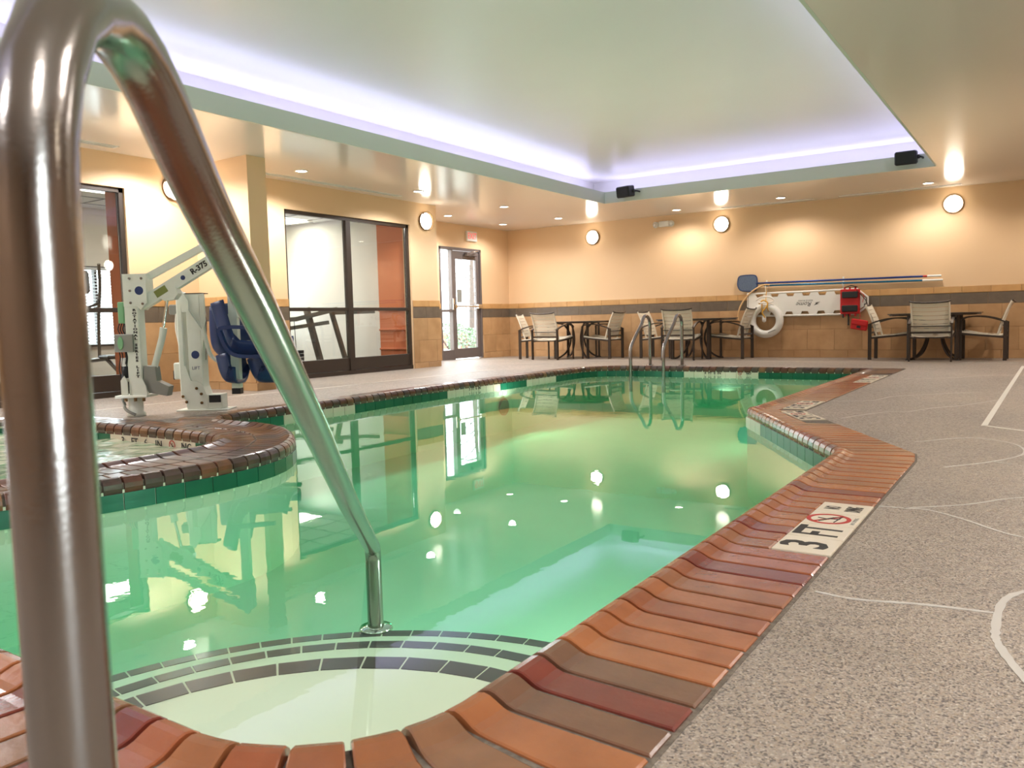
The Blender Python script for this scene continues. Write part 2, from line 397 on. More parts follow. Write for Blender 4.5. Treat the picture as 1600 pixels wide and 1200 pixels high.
# ------------------------------------------------------------------ pool outline
POOL = ([(-3.98, 0.81), (-1.30, 0.81)] + arc(-1.235, 1.16, 0.35, -85, 0, 6)[0:] +
        [(-0.885, 4.28)] + [(-0.90, 4.40)] + [(-1.895, 6.12), (-1.875, 6.20), (-1.87, 10.85), (-5.15, 10.86)] + arc(-5.17, 10.31, 0.55, 90, 180, 6)[1:] +
        [(-5.715, 9.0), (-5.71, 7.2), (-5.70, 6.3), (-5.65, 5.6), (-5.62, 4.9), (-5.61, 4.3), (-5.56, 4.07), (-5.42, 3.95), (-5.2, 3.90), (-4.9, 3.905), (-4.68, 3.86), (-4.47, 3.78), (-4.30, 3.68), (-4.15, 3.57),
         (-4.03, 3.47), (-3.93, 3.36), (-3.84, 3.25), (-3.77, 3.13), (-3.71, 2.98), (-3.68, 2.83), (-3.67, 2.6), (-3.69, 2.35), (-3.73, 2.05), (-3.82, 1.75), (-3.93, 1.40), (-3.98, 1.10)])
SPA = ([(-7.2, 0.95)] + [(-4.6, 0.95)] + arc(-4.55, 1.3, 0.35, -80, 0, 4)[0:] + [(-4.20, 2.0), (-4.215, 2.7), (-4.24, 2.95), (-4.30, 3.08), (-4.40, 3.22), (-4.55, 3.32), (-4.75, 3.37), (-4.95, 3.385), (-5.35, 3.40), (-5.8, 3.39), (-6.2, 3.37), (-7.2, 3.30)])

class Path:
    def __init__(s, pts, closed=True):
        s.p = [Vector((a, b)) for a, b in pts]; s.closed = closed
        if closed: s.p.append(s.p[0])
        s.L = [0]
        for i in range(1, len(s.p)): s.L.append(s.L[-1] + (s.p[i] - s.p[i - 1]).length)
        n = len(s.p); s.n = []
        for i in range(n):
            def nr(a, b): d = (b - a).normalized(); return Vector((d.y, -d.x))      # right-hand side: away from the water
            a = nr(s.p[i - 1], s.p[i]) if i > 0 else (nr(s.p[-2], s.p[-1]) if closed else None)
            b = nr(s.p[i], s.p[i + 1]) if i < n - 1 else (nr(s.p[0], s.p[1]) if closed else None)
            if a is None: q = b
            elif b is None: q = a
            else:
                q = (a + b).normalized(); q = q / max(0.6, q.dot(a))
            s.n.append(q)
    def at(s, l):
        l = max(0, min(s.L[-1], l)); i = 1
        while s.L[i] < l and i < len(s.L) - 1: i += 1
        t = (l - s.L[i - 1]) / max(1e-9, s.L[i] - s.L[i - 1])
        return s.p[i - 1].lerp(s.p[i], t), s.n[i - 1].lerp(s.n[i], t)
    def off(s, d):
        r = [(s.p[i] + s.n[i] * d) for i in range(len(s.p) - (1 if s.closed else 0))]
        return [(q.x, q.y) for q in r]
PP = Path(POOL); SP = Path(SPA)
def near_dist(path, x, y):
    best = 9
    for i in range(1, len(path.p)):
        a, b = path.p[i - 1], path.p[i]; d = b - a; t = max(0, min(1, (Vector((x, y)) - a).dot(d) / d.dot(d)))
        best = min(best, (a + d * t - Vector((x, y))).length)
    return best

# ------------------------------------------------------------------ deck (floor) with the basin opening
def outline_mesh(name, outer, holes, z, mt, parent=None, depth=None):
    bm = bmesh.new(); allE = []
    for loop in [outer] + holes:
        vs = [bm.verts.new((x, y, z)) for x, y in loop]
        for i in range(len(vs)): allE.append(bm.edges.new((vs[i], vs[(i + 1) % len(vs)])))
    bmesh.ops.triangle_fill(bm, use_beauty=True, use_dissolve=False, edges=allE)
    for v in bm.verts: pass
    if any(f.normal.z < 0 for f in bm.faces): bmesh.ops.recalc_face_normals(bm, faces=bm.faces)
    for f in bm.faces:
        f.normal_update()
    if sum(f.normal.z for f in bm.faces) < 0: bmesh.ops.reverse_faces(bm, faces=bm.faces)
    me = bpy.data.meshes.new(name); bm.to_mesh(me); bm.free(); me.materials.append(mt)
    return link(name, me, parent)
CW = 0.355
basin = []
po = PP.off(CW)
# union opening: right, far and left sides of the pool coping, then round the far side of the spa
idx = [i for i, p in enumerate(POOL)]
right = [po[i] for i, p in enumerate(POOL) if not (p[0] < -3.6 and p[1] < 4.29)]
right = [p for p in right]
basin = right + [(-5.98, 3.80), (-6.3, 3.745), (-7.6, 3.70), (-7.6, 0.455), (-3.98, 0.455)]
FX0 = XREC - 0.1
floor = outline_mesh('floor', [(FX0, YN), (XR + 0.1, YN), (XR + 0.1, YB + 0.05), (FX0, YB + 0.05)], [basin], 0, M_conc)
bm = bmesh.new(); bm.from_mesh(floor.data)
bmesh.ops.bisect_plane(bm, geom=list(bm.verts) + list(bm.edges) + list(bm.faces), plane_co=(0, 12.0, 0), plane_no=(0, 1, 0))
for v in bm.verts: v.co.z = dz(v.co.y)
bm.to_mesh(floor.data); bm.free()
tag(floor, 'speckled exposed-aggregate concrete pool deck', kind='structure')

def ribbon(name, pts, wd, mt, parent, z=0.0015, n=8):
    c = [Vector((a, b, 0)) for a, b in pts]
    if n > 1: c = bez(c, n)
    vs = []; fs = []
    for i, p in enumerate(c):
        a = c[max(0, i - 1)]; b = c[min(len(c) - 1, i + 1)]; d = (b - a).normalized(); s = Vector((-d.y, d.x, 0))
        ww = wd * (0.7 + 0.5 * random.random()) / 2 if n > 1 else wd / 2
        vs += [p + s * ww, p - s * ww]
    for v in vs: v.z = z + dz(v.y)
    for i in range(len(c) - 1): fs.append((2 * i, 2 * i + 1, 2 * i + 3, 2 * i + 2))
    nv = len(vs); vs += [Vector((v.x, v.y, v.z - 0.004)) for v in vs]
    fs += [(2 * i + nv, 2 * i + 2 + nv, 2 * i + 3 + nv, 2 * i + 1 + nv) for i in range(len(c) - 1)]
    for i in range(len(c) - 1):
        fs.append((2 * i, 2 * i + 2, 2 * i + 2 + nv, 2 * i + nv)); fs.append((2 * i + 1, 2 * i + 1 + nv, 2 * i + 3 + nv, 2 * i + 3))
    fs.append((0, nv, nv + 1, 1)); e = 2 * len(c) - 2; fs.append((e, e + 1, e + 1 + nv, e + nv))
    return MB().add(vs, fs).build(name, mt, parent)
# repaired cracks and painted lines
ribbon('crack_line', [(-0.50, 2.16), (-0.40, 2.15), (-0.25, 2.19), (-0.10, 2.21)], 0.013, M_seal, floor)
ribbon('crack_line', [(0.05, 2.50), (-0.043, 2.415), (-0.085, 2.30), (-0.09, 2.09), (-0.077, 1.99), (-0.029, 1.84), (0.02, 1.74), (0.06, 1.55)], 0.019, M_seal, floor)
ribbon('crack_line', [(-0.525, 3.25), (-0.44, 3.255), (-0.36, 3.264), (-0.24, 3.17), (-0.129, 3.05), (-0.057, 3.0), (0.1, 2.93)], 0.012, M_seal, floor)
ribbon('crack_line', [(-0.44, 3.255), (-0.25, 3.42), (-0.10, 3.62), (0.15, 3.80)], 0.010, M_seal, floor)
ribbon('crack_line', [(-0.62, 4.95), (-0.42, 5.20), (-0.30, 5.22), (-0.14, 5.05), (-0.10, 4.75), (-0.22, 4.45), (-0.40, 4.20)], 0.014, M_seal, floor)
ribbon('crack_line', [(-1.20, 5.88), (-1.0, 6.35), (-0.85, 6.45), (-0.72, 6.75), (-0.55, 7.0), (-0.3, 7.6)], 0.012, M_seal, floor)
ribbon('crack_line', [(-1.50, 7.0), (-1.22, 7.15), (-1.12, 7.55), (-0.9, 7.8), (-0.5, 8.2)], 0.012, M_seal, floor)
ribbon('crack_line', [(-0.22, 4.45), (0.1, 4.3), (0.4, 4.5)], 0.008, M_seal, floor)
ribbon('crack_line', [(-1.30, 9.6), (-0.9, 9.8), (-0.5, 10.3), (0.1, 10.4)], 0.014, M_seal, floor)
ribbon('painted_line', [(-0.335, 5.80), (-0.28, 12.0)], 0.035, M_line, floor, n=1)
ribbon('painted_line', [(-0.335, 5.815), (0.9, 4.9)], 0.03, M_line, floor, n=1)
ribbon('painted_line', [(-7.5, 13.0), (-0.36, 12.88)], 0.025, M_line, floor, n=1)
ribbon('painted_line', [(-7.36, 3.9), (-7.36, 5.0), (-7.1, 6.4), (-7.0, 10.0)], 0.03, M_line, floor, n=1)

# ------------------------------------------------------------------ swimming pool
pool = thing('swimming_pool', 'green-lit indoor swimming pool with brick coping and corner steps', 'pool', (-3, 5, 0))
Pinv = Matrix.Translation((3, -5, 0))
def build_w(mb, name, mt, parent):        # world-space mesh parented to an object that only has a translation
    o = mb.build(name, mt, parent)
    t = parent.matrix_world.inverted() if False else None
    off = Vector((0, 0, 0)); q = parent
    while q: off += q.location; q = q.parent
    o.data.transform(Matrix.Translation(-off)); return o
FLOORZ = -0.66; WL = -0.088
wl = PP.off(-0.028)
mb = MB(); n = len(wl)
vs = [(x, y, -0.03) for x, y in wl] + [(x, y, FLOORZ) for x, y in wl]
mb.add(vs, [(i, (i + 1) % n, n + (i + 1) % n, n + i) for i in range(n)])
tri = tessellate_polygon([[Vector((x, y, 0)) for x, y in wl]])
mb.add([(x, y, FLOORZ) for x, y in wl], [tuple(t) for t in tri])
build_w(mb, 'basin', M_plaster, pool)
# water body (closed)
ww = PP.off(-0.018)
mb = MB(); mb.add([(x, y, WL) for x, y in ww] + [(x, y, FLOORZ - 0.02) for x, y in ww],
    [tuple(t) for t in tri] + [tuple(i + n for i in t) for t in tri] + [(i, (i + 1) % n, n + (i + 1) % n, n + i) for i in range(n)])
wat = mb.build('pool_water', M_water, None)
tag(wat, 'clear green water filling the swimming pool', 'water', kind='stuff')
# grout bed under the coping
def bed(name, path, off0, off1, z0, z1, parent, a=None, b=None):
    i0 = path.off(off0); i1 = path.off(off1); m_ = len(i0); mb = MB()
    vs = [(x, y, z1) for x, y in i0] + [(x, y, z1) for x, y in i1] + [(x, y, z0) for x, y in i0] + [(x, y, z0) for x, y in i1]
    fs = []
    for i in range(m_):
        j = (i + 1) % m_
        if not path.closed and j == 0: continue
        fs += [(i, j, m_ + j, m_ + i), (2 * m_ + i, 3 * m_ + i, 3 * m_ + j, 2 * m_ + j), (i, 2 * m_ + i, 2 * m_ + j, j), (m_ + i, m_ + j, 3 * m_ + j, 3 * m_ + i)]
    mb.add(vs, fs); return build_w(mb, name, M_bgrout, parent)
bed('mortar_bed', PP, -0.022, CW + 0.005, -0.046, 0.0015, pool)

PROF = [(-0.028, -0.047), (-0.034, -0.022), (-0.032, 0.000), (-0.024, 0.016), (-0.010, 0.026), (0.006, 0.030), (0.020, 0.028), (0.036, 0.021), (0.052, 0.013), (0.070, 0.0085), (0.09, 0.0075)]
PROFD = [(-0.030, -0.045), (-0.034, -0.024), (-0.030, 0.006), (-0.018, 0.022), (0.0, 0.028), (0.025, 0.024), (0.05, 0.014)]
def brick_mesh(path, l0, l1, w_end, ztop=0.0075, prof=PROF, gap=0.0058, tilt=0.0, zb=-0.02):
    mb = MB(); st = [l0 + gap, (l0 + l1) / 2, l1 - gap]; rings = []
    pr = [p for p in prof if p[0] < w_end - 0.01] + [(w_end - 0.006, ztop + tilt), (w_end - 0.001, ztop - 0.003), (w_end - 0.001, -0.02), (0.0, -0.048)]
    c_, cn = path.at((l0 + l1) / 2)
    bev = 0.003
    for k, l in enumerate([l0 + gap, l0 + gap + bev, (l0 + l1) / 2, l1 - gap - bev, l1 - gap]):
        p, nn = path.at(l); drop = 0.0025 if k in (0, 4) else 0
        # ends trimmed by the gap along the wide outer edge as well
        rings.append([(p.x + nn.x * w, p.y + nn.y * w, z - (drop if z > -0.01 else 0)) for w, z in pr])
    m_ = len(pr)
    vs = [q for r in rings for q in r]; fs = []
    for i in range(len(rings) - 1):
        for k in range(m_): fs.append((i * m_ + k, i * m_ + (k + 1) % m_, (i + 1) * m_ + (k + 1) % m_, (i + 1) * m_ + k))
    fs.append(tuple(range(m_))); fs.append(tuple((len(rings) - 1) * m_ + k for k in range(m_))[::-1])
    mb.add(vs, fs, False); return mb
# depth markers set into the coping: (s-start, s-end) along the path measured below
def slen(x, y):
    best = (9, 0)
    for i in range(1, len(PP.p)):
        a, b = PP.p[i - 1], PP.p[i]; d = b - a; t = max(0, min(1, (Vector((x, y)) - a).dot(d) / d.dot(d)))
        q = (a + d * t - Vector((x, y))).length
        if q < best[0]: best = (q, PP.L[i - 1] + t * d.length)
    return best[1]
MARK = [(slen(-0.885, 2.475), slen(-0.885, 3.195)), (slen(-1.87, 6.18), slen(-1.87, 6.85)), (slen(-1.87, 8.85), slen(-1.87, 9.95)), (slen(-1.52, 5.48), slen(-1.87, 6.08))]
def in_mark(l):
    return any(a - 0.03 < l < b + 0.0 for a, b in MARK)
lenP = PP.L[-1]; l = 0.0; BW = 0.098
nb = int(lenP / BW); BWs = lenP / nb
s_spa0 = slen(-5.56, 4.07); s_left0 = slen(-5.15, 10.86)
nbrick = 0
for k in range(nb):
    l0, l1 = k * BWs, (k + 1) * BWs; lm = (l0 + l1) / 2
    p, nn = PP.at(lm)
    if p.x < -3.9 and p.y < 1.2: pass
    we = CW - 0.004
    spa_side = lm > s_spa0 - 0.1
    if spa_side:
        q = p + nn * 0.2; dd = near_dist(SP, p.x, p.y); we = min(CW, dd * 0.5 - 0.004)
    if in_mark(lm): we = 0.175
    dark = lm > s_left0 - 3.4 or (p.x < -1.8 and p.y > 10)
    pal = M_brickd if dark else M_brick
    mb = brick_mesh(PP, l0, l1, we, tilt=random.uniform(-0.0008, 0.0012))
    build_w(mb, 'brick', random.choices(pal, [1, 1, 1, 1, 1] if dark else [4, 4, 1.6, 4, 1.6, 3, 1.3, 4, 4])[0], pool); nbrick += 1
# waterline tiles
TW = 0.152; nt_ = int(lenP / TW); TWs = lenP / nt_
marker_far = (slen(-3.28, 10.85), slen(-4.25, 10.85))
MT = [marker_far, (slen(-5.7, 8.2), slen(-5.7, 7.2)), (slen(-5.65, 5.6), slen(-5.62, 4.7)), (slen(-1.87, 6.2) - 0.02 - 0.45, slen(-1.895, 6.12) + 0.0), (slen(-5.71, 9.6), slen(-5.71, 8.9))]
MT = [(min(a, b), max(a, b)) for a, b in MT]
for k in range(nt_):
    l0, l1 = k * TWs + 0.003, (k + 1) * TWs - 0.003; lm = (l0 + l1) / 2
    p0, n0 = PP.at(l0); p1, n1 = PP.at(l1); a = -0.030; b = -0.020
    if lm < 3.2 : 
        pass
    z0, z1 = -0.128, -0.046
    vs = []
    a = -0.037
    for z in (z0, z1):
        for p, nn, w in ((p0, n0, a), (p1, n1, a), (p1, n1, b), (p0, n0, b)): vs.append((p.x + nn.x * w, p.y + nn.y * w, z))
    white = any(x0 <= lm <= x1 for x0, x1 in MT)
    build_w(MB().add(vs, [(0, 3, 2, 1), (4, 5, 6, 7), (0, 1, 5, 4), (1, 2, 6, 5), (2, 3, 7, 6), (3, 0, 4, 7)]), 'tile', M_marker if white else M_teal, pool)
# steps
def inside_pool(x, y, mrg):
    c = False; n_ = len(POOL)
    for i in range(n_):
        x1, y1 = POOL[i]; x2, y2 = POOL[(i + 1) % n_]
        if (y1 > y) != (y2 > y) and x < (x2 - x1) * (y - y1) / (y2 - y1) + x1: c = not c
    return c and near_dist(PP, x, y) > mrg
for cx, cy, r, z, tw, tl in ((-1.091, 0.877, 0.745, -0.15, 0.062, 0.108), (-1.209, 1.013, 0.895, -0.24, 0.040, 0.098), (-1.235, 1.027, 1.208, -0.34, 0.038, 0.098)):
    mb = MB(); N_ = 72; pts = []
    for k in range(N_):
        a = 2 * PI * k / N_; x, y = cx + r * math.cos(a), cy + r * math.sin(a)
        pts.append((min(x, -0.862), max(y, 0.832)))
    # drop duplicate corner points
    q = []
    for p in pts:
        if not q or (abs(p[0] - q[-1][0]) + abs(p[1] - q[-1][1])) > 1e-4: q.append(p)
    mb.prism(q, z - FLOORZ, T(0, 0, FLOORZ))
    st = build_w(mb, 'step', M_plaster, pool)
    dth = (tl + 0.006) / r; k = 0; a = -0.15
    while a < PI + 0.3:
        a0, a1 = a, a + tl / r
        ok = all(inside_pool(cx + rr * math.cos(t), cy + rr * math.sin(t), 0.03) for rr in (r - tw, r) for t in (a0, a1))
        if ok:
            vs = []
            for zz in (z - 0.01, z + 0.002):
                for rr, t in ((r - tw - 0.006, a0), (r + 0.002, a0), (r + 0.002, a1), (r - tw - 0.006, a1)):
                    vs.append((cx + rr * math.cos(t), cy + rr * math.sin(t), zz))
            build_w(MB().add(vs, [(0, 3, 2, 1), (4, 5, 6, 7), (0, 1, 5, 4), (1, 2, 6, 5), (2, 3, 7, 6), (3, 0, 4, 7)]), 'tile', M_steptile, st)
        a += dth

# far wall lettering of the waterline marker and left wall ones
def wall_text(parent, pos, xdir, s, body, size=0.055):
    M = frame(pos, xdir, (0, 0, 1)) 
    o = text_obj(body, size, M_ink, parent, M, xs=1.1, bold=0.001)
    off = Vector((0, 0, 0)); q = parent
    while q: off += q.location; q = q.parent
    o.data.transform(Matrix.Translation(-off)); return o
wall_text(pool, (-3.88, 10.812, -0.062), (1, 0, 0), 1, '4  FT  0  IN', 0.045)
def nodive(parent, M, r, th=0.0015, locoff=True):
    """red ring with a bar and a diver; M maps the flat symbol"""
    mb = MB(); n_ = 28; vs = []
    for rr in (r, r * 0.8):
        for z in (0, th):
            for k in range(n_): vs.append(Vector((rr * math.cos(2 * PI * k / n_), rr * math.sin(2 * PI * k / n_), z)))
    fs = []
    for k in range(n_):
        j = (k + 1) % n_
        fs += [(n_ + k, n_ + j, 3 * n_ + j, 3 * n_ + k), (k, j, n_ + j, n_ + k), (2 * n_ + k, 3 * n_ + k, 3 * n_ + j, 2 * n_ + j), (k, 2 * n_ + k, 2 * n_ + j, j)]
    mb.add([M @ v for v in vs], fs)
    R = M @ Matrix.Rotation(math.radians(-40), 4, 'Z')
    mb.box(-r * 0.85, r * 0.85, -r * 0.08, r * 0.08, 0, th, R)
    ring = mb.build('warning_symbol', M_red, parent)
    mb = MB()
    def stick(a, b, w_):
        a = Vector((a[0], a[1], 0)) * r; b = Vector((b[0], b[1], 0)) * r; d = (b - a).normalized(); s = Vector((-d.y, d.x, 0)) * w_ * r / 2
        vs = [a + s, a - s, b - s, b + s]; vs = vs + [v + Vector((0, 0, th * 1.6)) for v in vs]
        mb.add([M @ v for v in vs], [(0, 1, 2, 3), (4, 7, 6, 5), (0, 4, 5, 1), (1, 5, 6, 2), (2, 6, 7, 3), (3, 7, 4, 0)])
    stick((-0.55, 0.35), (-0.1, 0.05), 0.09); stick((-0.1, 0.05), (0.35, -0.2), 0.13); stick((0.35, -0.2), (0.5, -0.5), 0.08); stick((0.0, 0.0), (0.1, -0.5), 0.07)
    stick((-0.6, -0.35), (0.6, -0.5), 0.05); stick((-0.05, 0.1), (0.1, 0.5), 0.07)
    return ring, mb.build('diver_figure', M_ink, parent)
nodive(pool, T(3, -5, 0) @ frame((-3.50, 10.812, -0.058), (1, 0, 0), (0, 0, 1)), 0.026)
wall_text(pool, (-3.38, 10.812, -0.06), (1, 0, 0), 1, 'NO', 0.04)
wall_text(pool, (-5.672, 7.7, -0.060), (0, 1, 0), 1, '3  FT  6  IN', 0.045)
wall_text(pool, (-5.592, 5.1, -0.060), (0, 1, 0), 1, '3  FT  6  IN', 0.045)
# rims of the far-wall light and of the added ceiling-fill lamps
for x, y, d in UWL:
    mb = MB(); mb.lathe([(0.02, 0), (0.11, 0), (0.11, 0.008), (0.09, 0.014)], 20, frame((x - d[0] * 0.075, y - d[1] * 0.075, -0.34), (-d[1], d[0], 0), (0, 0, 1)))
    build_w(mb, 'light_or_fill_rim', M_steel, pool)

# ------------------------------------------------------------------ hot tub
spa = thing('hot_tub', 'bubbling hot tub behind a curved brick wall at the left of the pool', 'hot tub', (-5.5, 2, 0))
sl = SP.off(-0.028); n = len(sl); mb = MB()
mb.add([(x, y, -0.03) for x, y in sl] + [(x, y, -0.5) for x, y in sl], [(i, (i + 1) % n, n + (i + 1) % n, n + i) for i in range(n)])
tri = tessellate_polygon([[Vector((x, y, 0)) for x, y in sl]])
mb.add([(x, y, -0.5) for x, y in sl], [tuple(t) for t in tri]); build_w(mb, 'basin', M_plaster, spa)
bed('mortar_bed', SP, -0.022, 0.24, -0.045, 0.002, spa)
lenS = SP.L[-1]; nb = int(lenS / 0.105)
for k in range(nb):
    l0, l1 = k * lenS / nb, (k + 1) * lenS / nb; p, nn = SP.at((l0 + l1) / 2)
    if p.x < -7.1: continue
    dd = near_dist(PP, p.x, p.y)
    we = min(0.345, dd * 0.5 - 0.004) if (p.x > -5.5) else 0.345
    if p.x > -5.9 and p.y > 3.2: we = min(0.33, dd * 0.5 + (0.1 if p.x < -5.3 else 0) - 0.004)
    if p.y < 1.0: we = 0.345
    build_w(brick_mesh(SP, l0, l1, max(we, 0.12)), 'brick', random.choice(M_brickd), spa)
# filler course where the two copings meet
mb = MB(); mb.prism([(-6.4, 3.66), (-5.95, 3.55), (-5.4, 3.70), (-5.55, 3.90), (-5.62, 4.1), (-5.8, 4.3), (-5.95, 4.2), (-5.98, 3.8), (-6.3, 3.74)], 0.03, T(0, 0, -0.025)); build_w(mb, 'mortar_bed', M_bgrout, spa)
mb = MB(); mb.prism([(-4.10, 0.45), (-3.6, 0.45), (-3.6, 0.6), (-4.2, 1.5), (-3.98, 2.6), (-4.0, 3.0), (-4.25, 3.35), (-4.6, 3.55), (-5.1, 3.62), (-5.9, 3.62), (-5.9, 3.5), (-4.2, 0.6)], 0.002, T(0, 0, -0.004))
lenT = lenS; nt_ = int(lenS / 0.152)
sm0, sm1 = None, None
for k in range(nt_):
    l0, l1 = k * lenS / nt_ + 0.003, (k + 1) * lenS / nt_ - 0.003; p0, n0 = SP.at(l0); p1, n1 = SP.at(l1)
    vs = []
    for z in (-0.13, -0.046):
        for p, nn, w_ in ((p0, n0, -0.037), (p1, n1, -0.037), (p1, n1, -0.020), (p0, n0, -0.020)): vs.append((p.x + nn.x * w_, p.y + nn.y * w_, z))
    white = -5.84 < (p0.x + p1.x) / 2 < -4.85 and p0.y > 3
    build_w(MB().add(vs, [(0, 3, 2, 1), (4, 5, 6, 7), (0, 1, 5, 4), (1, 2, 6, 5), (2, 3, 7, 6), (3, 0, 4, 7)]), 'tile', M_marker if white else M_teal, spa)
def spa_text(body, x, size=0.075): return wall_text(spa, (x, 3.344, -0.085), (1, 0, 0), 1, body, size)
for b_, x_ in (('3', -5.72), ('FT', -5.57), ('6', -5.43), ('IN', -5.27), ('NO', -4.94)): spa_text(b_, x_)
nodive(spa, T(5.5, -2, 0) @ frame((-5.11, 3.344, -0.08), (1, 0, 0), (0, 0, 1)), 0.036)
# churning water surface
bm = bmesh.new(); bmesh.ops.create_grid(bm, x_segments=90, y_segments=70, size=1)
from mathutils import noise as mnoise
for v in bm.verts:
    x = -5.69 + v.co.x * 1.50; y = 2.17 + v.co.y * 1.225
    h = mnoise.noise(Vector((x * 3, y * 3, 0))) * 0.018 + mnoise.noise(Vector((x * 9, y * 9, 3))) * 0.008
    v.co = Vector((x, y, -0.088 + h))
for v in [v for v in bm.verts if near_dist(SP, v.co.x, v.co.y) < 0.02]: pass
bmesh.ops.delete(bm, geom=[v for v in bm.verts if (v.co.x > -4.62 and v.co.y > 3.02 and (v.co.x + 4.62) + (v.co.y - 3.02) > 0.30) or (v.co.x > -4.5 and v.co.y < 1.2 and (v.co.x + 4.5) - (v.co.y - 1.2) > 0.30)], context='VERTS')
me = bpy.data.meshes.new('hot_tub_water'); bm.to_mesh(me); bm.free(); me.materials.append(M_foam)
for p in me.polygons: p.use_smooth = True
tag(link('hot_tub_water', me), 'churning foamy pale water inside the hot tub', 'water', kind='stuff')

# ------------------------------------------------------------------ walls
def wall_tiles(wall, u0, u1, place, rows_off=0.0):
    """place(u0,u1,z0,z1,depth) -> builds one tile"""
    rows = [(-0.045, 0.09, 0.45, M_tile, 0.0), (0.09, 0.45, 0.45, M_tile, 0.22), (0.45, 0.812, 0.45, M_tile, 0.0), (0.812, 0.994, 0.52, M_band, 0.1), (0.994, 1.10, 0.40, M_trimtile, 0.3)]
    for z0, z1, tw, mt, sh in rows:
        u = u0 - ((sh + rows_off) % tw)
        while u < u1 - 0.01:
            a, b = max(u, u0), min(u + tw, u1)
            if b - a > 0.03: place(a + 0.002, b - 0.002, z0 + 0.002, z1 - 0.002, mt, 0.014 if mt is not M_trimtile else 0.018)
            u += tw
TH = 0.12
wb = bx('wall_back', M_wall, XREC - TH, XR + TH, YB, YB + TH, -0.1, 3.3); tag(wb, 'long cream back wall over a tan tiled wainscot', kind='structure')
wall_tiles(wb, XREC, XR, lambda a, b, z0, z1, mt, d: bx('tile', mt, a, b, YB - d, YB + 0.002, z0, z1, wb, bev=0.003), 0.24)
bx('grout', M_grout, XREC, XR, YB - 0.009, YB + 0.001, -0.045, 1.098, wb)
# left wall pieces around the two glazed openings
wlft = thing('wall_left', 'cream left wall with two glazed openings', 'wall'); del wlft['category']; wlft['kind'] = 'structure'
W1 = (3.2, 5.20); W2 = (7.44, 9.99); WT = 2.30; YE = 10.66
def wbox(name, y0, y1, z0, z1, x0=XL - 0.16, x1=XL): return bx(name, M_wall, x0, x1, y0, y1, z0, z1, wlft)
wbox('wall_panel', YN, W1[0], -0.05, CEIL + 0.1); wbox('wall_panel', W1[0], W1[1], WT, CEIL + 0.1); wbox('wall_panel', W1[1], W2[0], -0.05, CEIL + 0.1)
wbox('wall_panel', W2[0], W2[1], WT, CEIL + 0.1); wbox('wall_panel', W2[1], YE, -0.05, CEIL + 0.1)
bx('wall_panel', M_wall, XREC - 0.02, XL - 0.16, YE - 0.14, YE, -0.05, CEIL + 0.1, wlft)
for a, b in ((YN, W1[0]), (W1[1], 6.08), (6.34, W2[0]), (W2[1], YE + 0.012)):
    wall_tiles(wlft, a, b, lambda u, v, z0, z1, mt, d: bx('tile', mt, XL - 0.002, XL + d, u, v, z0, z1, wlft, bev=0.003), 0.1)
    bx('grout', M_grout, XL, XL + 0.008, a, b, -0.04, 1.098, wlft)
wall_tiles(wlft, XREC, XL + 0.012, lambda a, b, z0, z1, mt, d: bx('tile', mt, a, b, YE - 0.002, YE + d, z0, z1, wlft, bev=0.003))
# projecting pier
pier = bx('wall_pier', M_wall, XL, -7.575, 6.08, 6.34, -0.02, CEIL + 0.05); tag(pier, 'cream pier projecting from the left wall beside the pool lift', kind='structure')
wall_tiles(pier, XL, -7.575 + 0.014, lambda a, b, z0, z1, mt, d: bx('tile', mt, a, b, 6.08 - d, 6.081, z0, z1, pier, bev=0.003), 0.15)
wall_tiles(pier, 6.08, 6.34, lambda a, b, z0, z1, mt, d: bx('tile', mt, -7.576, -7.575 + d, a, b, z0, z1, pier, bev=0.003))
# recess wall with the door
wr = thing('wall_recess', 'cream wall of the door recess', 'wall'); del wr['category']; wr['kind'] = 'structure'
D0, D1, DT = 12.32, 13.70, 2.20
bx('wall_panel', M_wall, XREC - TH, XREC, YE, D0, -0.06, CEIL + 0.1, wr); bx('wall_panel', M_wall, XREC - TH, XREC, D0, D1, DT, CEIL + 0.1, wr)
bx('wall_panel', M_wall, XREC - TH, XREC, D1, YB, -0.06, CEIL + 0.1, wr)
for a, b in ((YE + 0.014, D0), (D1, YB - 0.014)):
    wall_tiles(wr, a, b, lambda u, v, z0, z1, mt, d: bx('tile', mt, XREC - 0.002, XREC + d, u, v, z0, z1, wr, bev=0.003), 0.2)
wrt = thing('wall_right', 'brown right wall with one tall window', 'wall'); del wrt['category']; wrt['kind'] = 'structure'
bx('wall_panel', M_stone, XR, XR + TH, YN, -0.84, -0.1, 3.3, wrt); bx('wall_panel', M_stone, XR, XR + TH, 0.40, YB, -0.1, 3.3, wrt)
bx('wall_panel', M_stone, XR, XR + TH, -0.84, 0.40, -0.1, 0.1, wrt); bx('wall_panel', M_stone, XR, XR + TH, -0.84, 0.40, 2.3, 3.3, wrt)
tag(bx('wall_front', M_stone, XREC - TH, XR + TH, YN - TH, YN, -0.1, 3.3), 'brown wall behind the viewpoint', kind='structure')
w5 = thing('window_5', 'tall window in the right wall beside the viewpoint', 'window', (XR, -0.22, 0.1)); del w5['category']; w5['kind'] = 'structure'
mb = MB(); mb.box(0.02, 0.09, -0.62, -0.57, 0, 2.2); mb.box(0.02, 0.09, 0.57, 0.62, 0, 2.2); mb.box(0.02, 0.09, -0.57, 0.57, 0, 0.05); mb.box(0.02, 0.09, -0.57, 0.57, 2.15, 2.2); mb.build('window_frame', M_bronze, w5)
bx('pane', M_glass, 0.05, 0.055, -0.57, 0.57, 0.05, 2.15, w5)

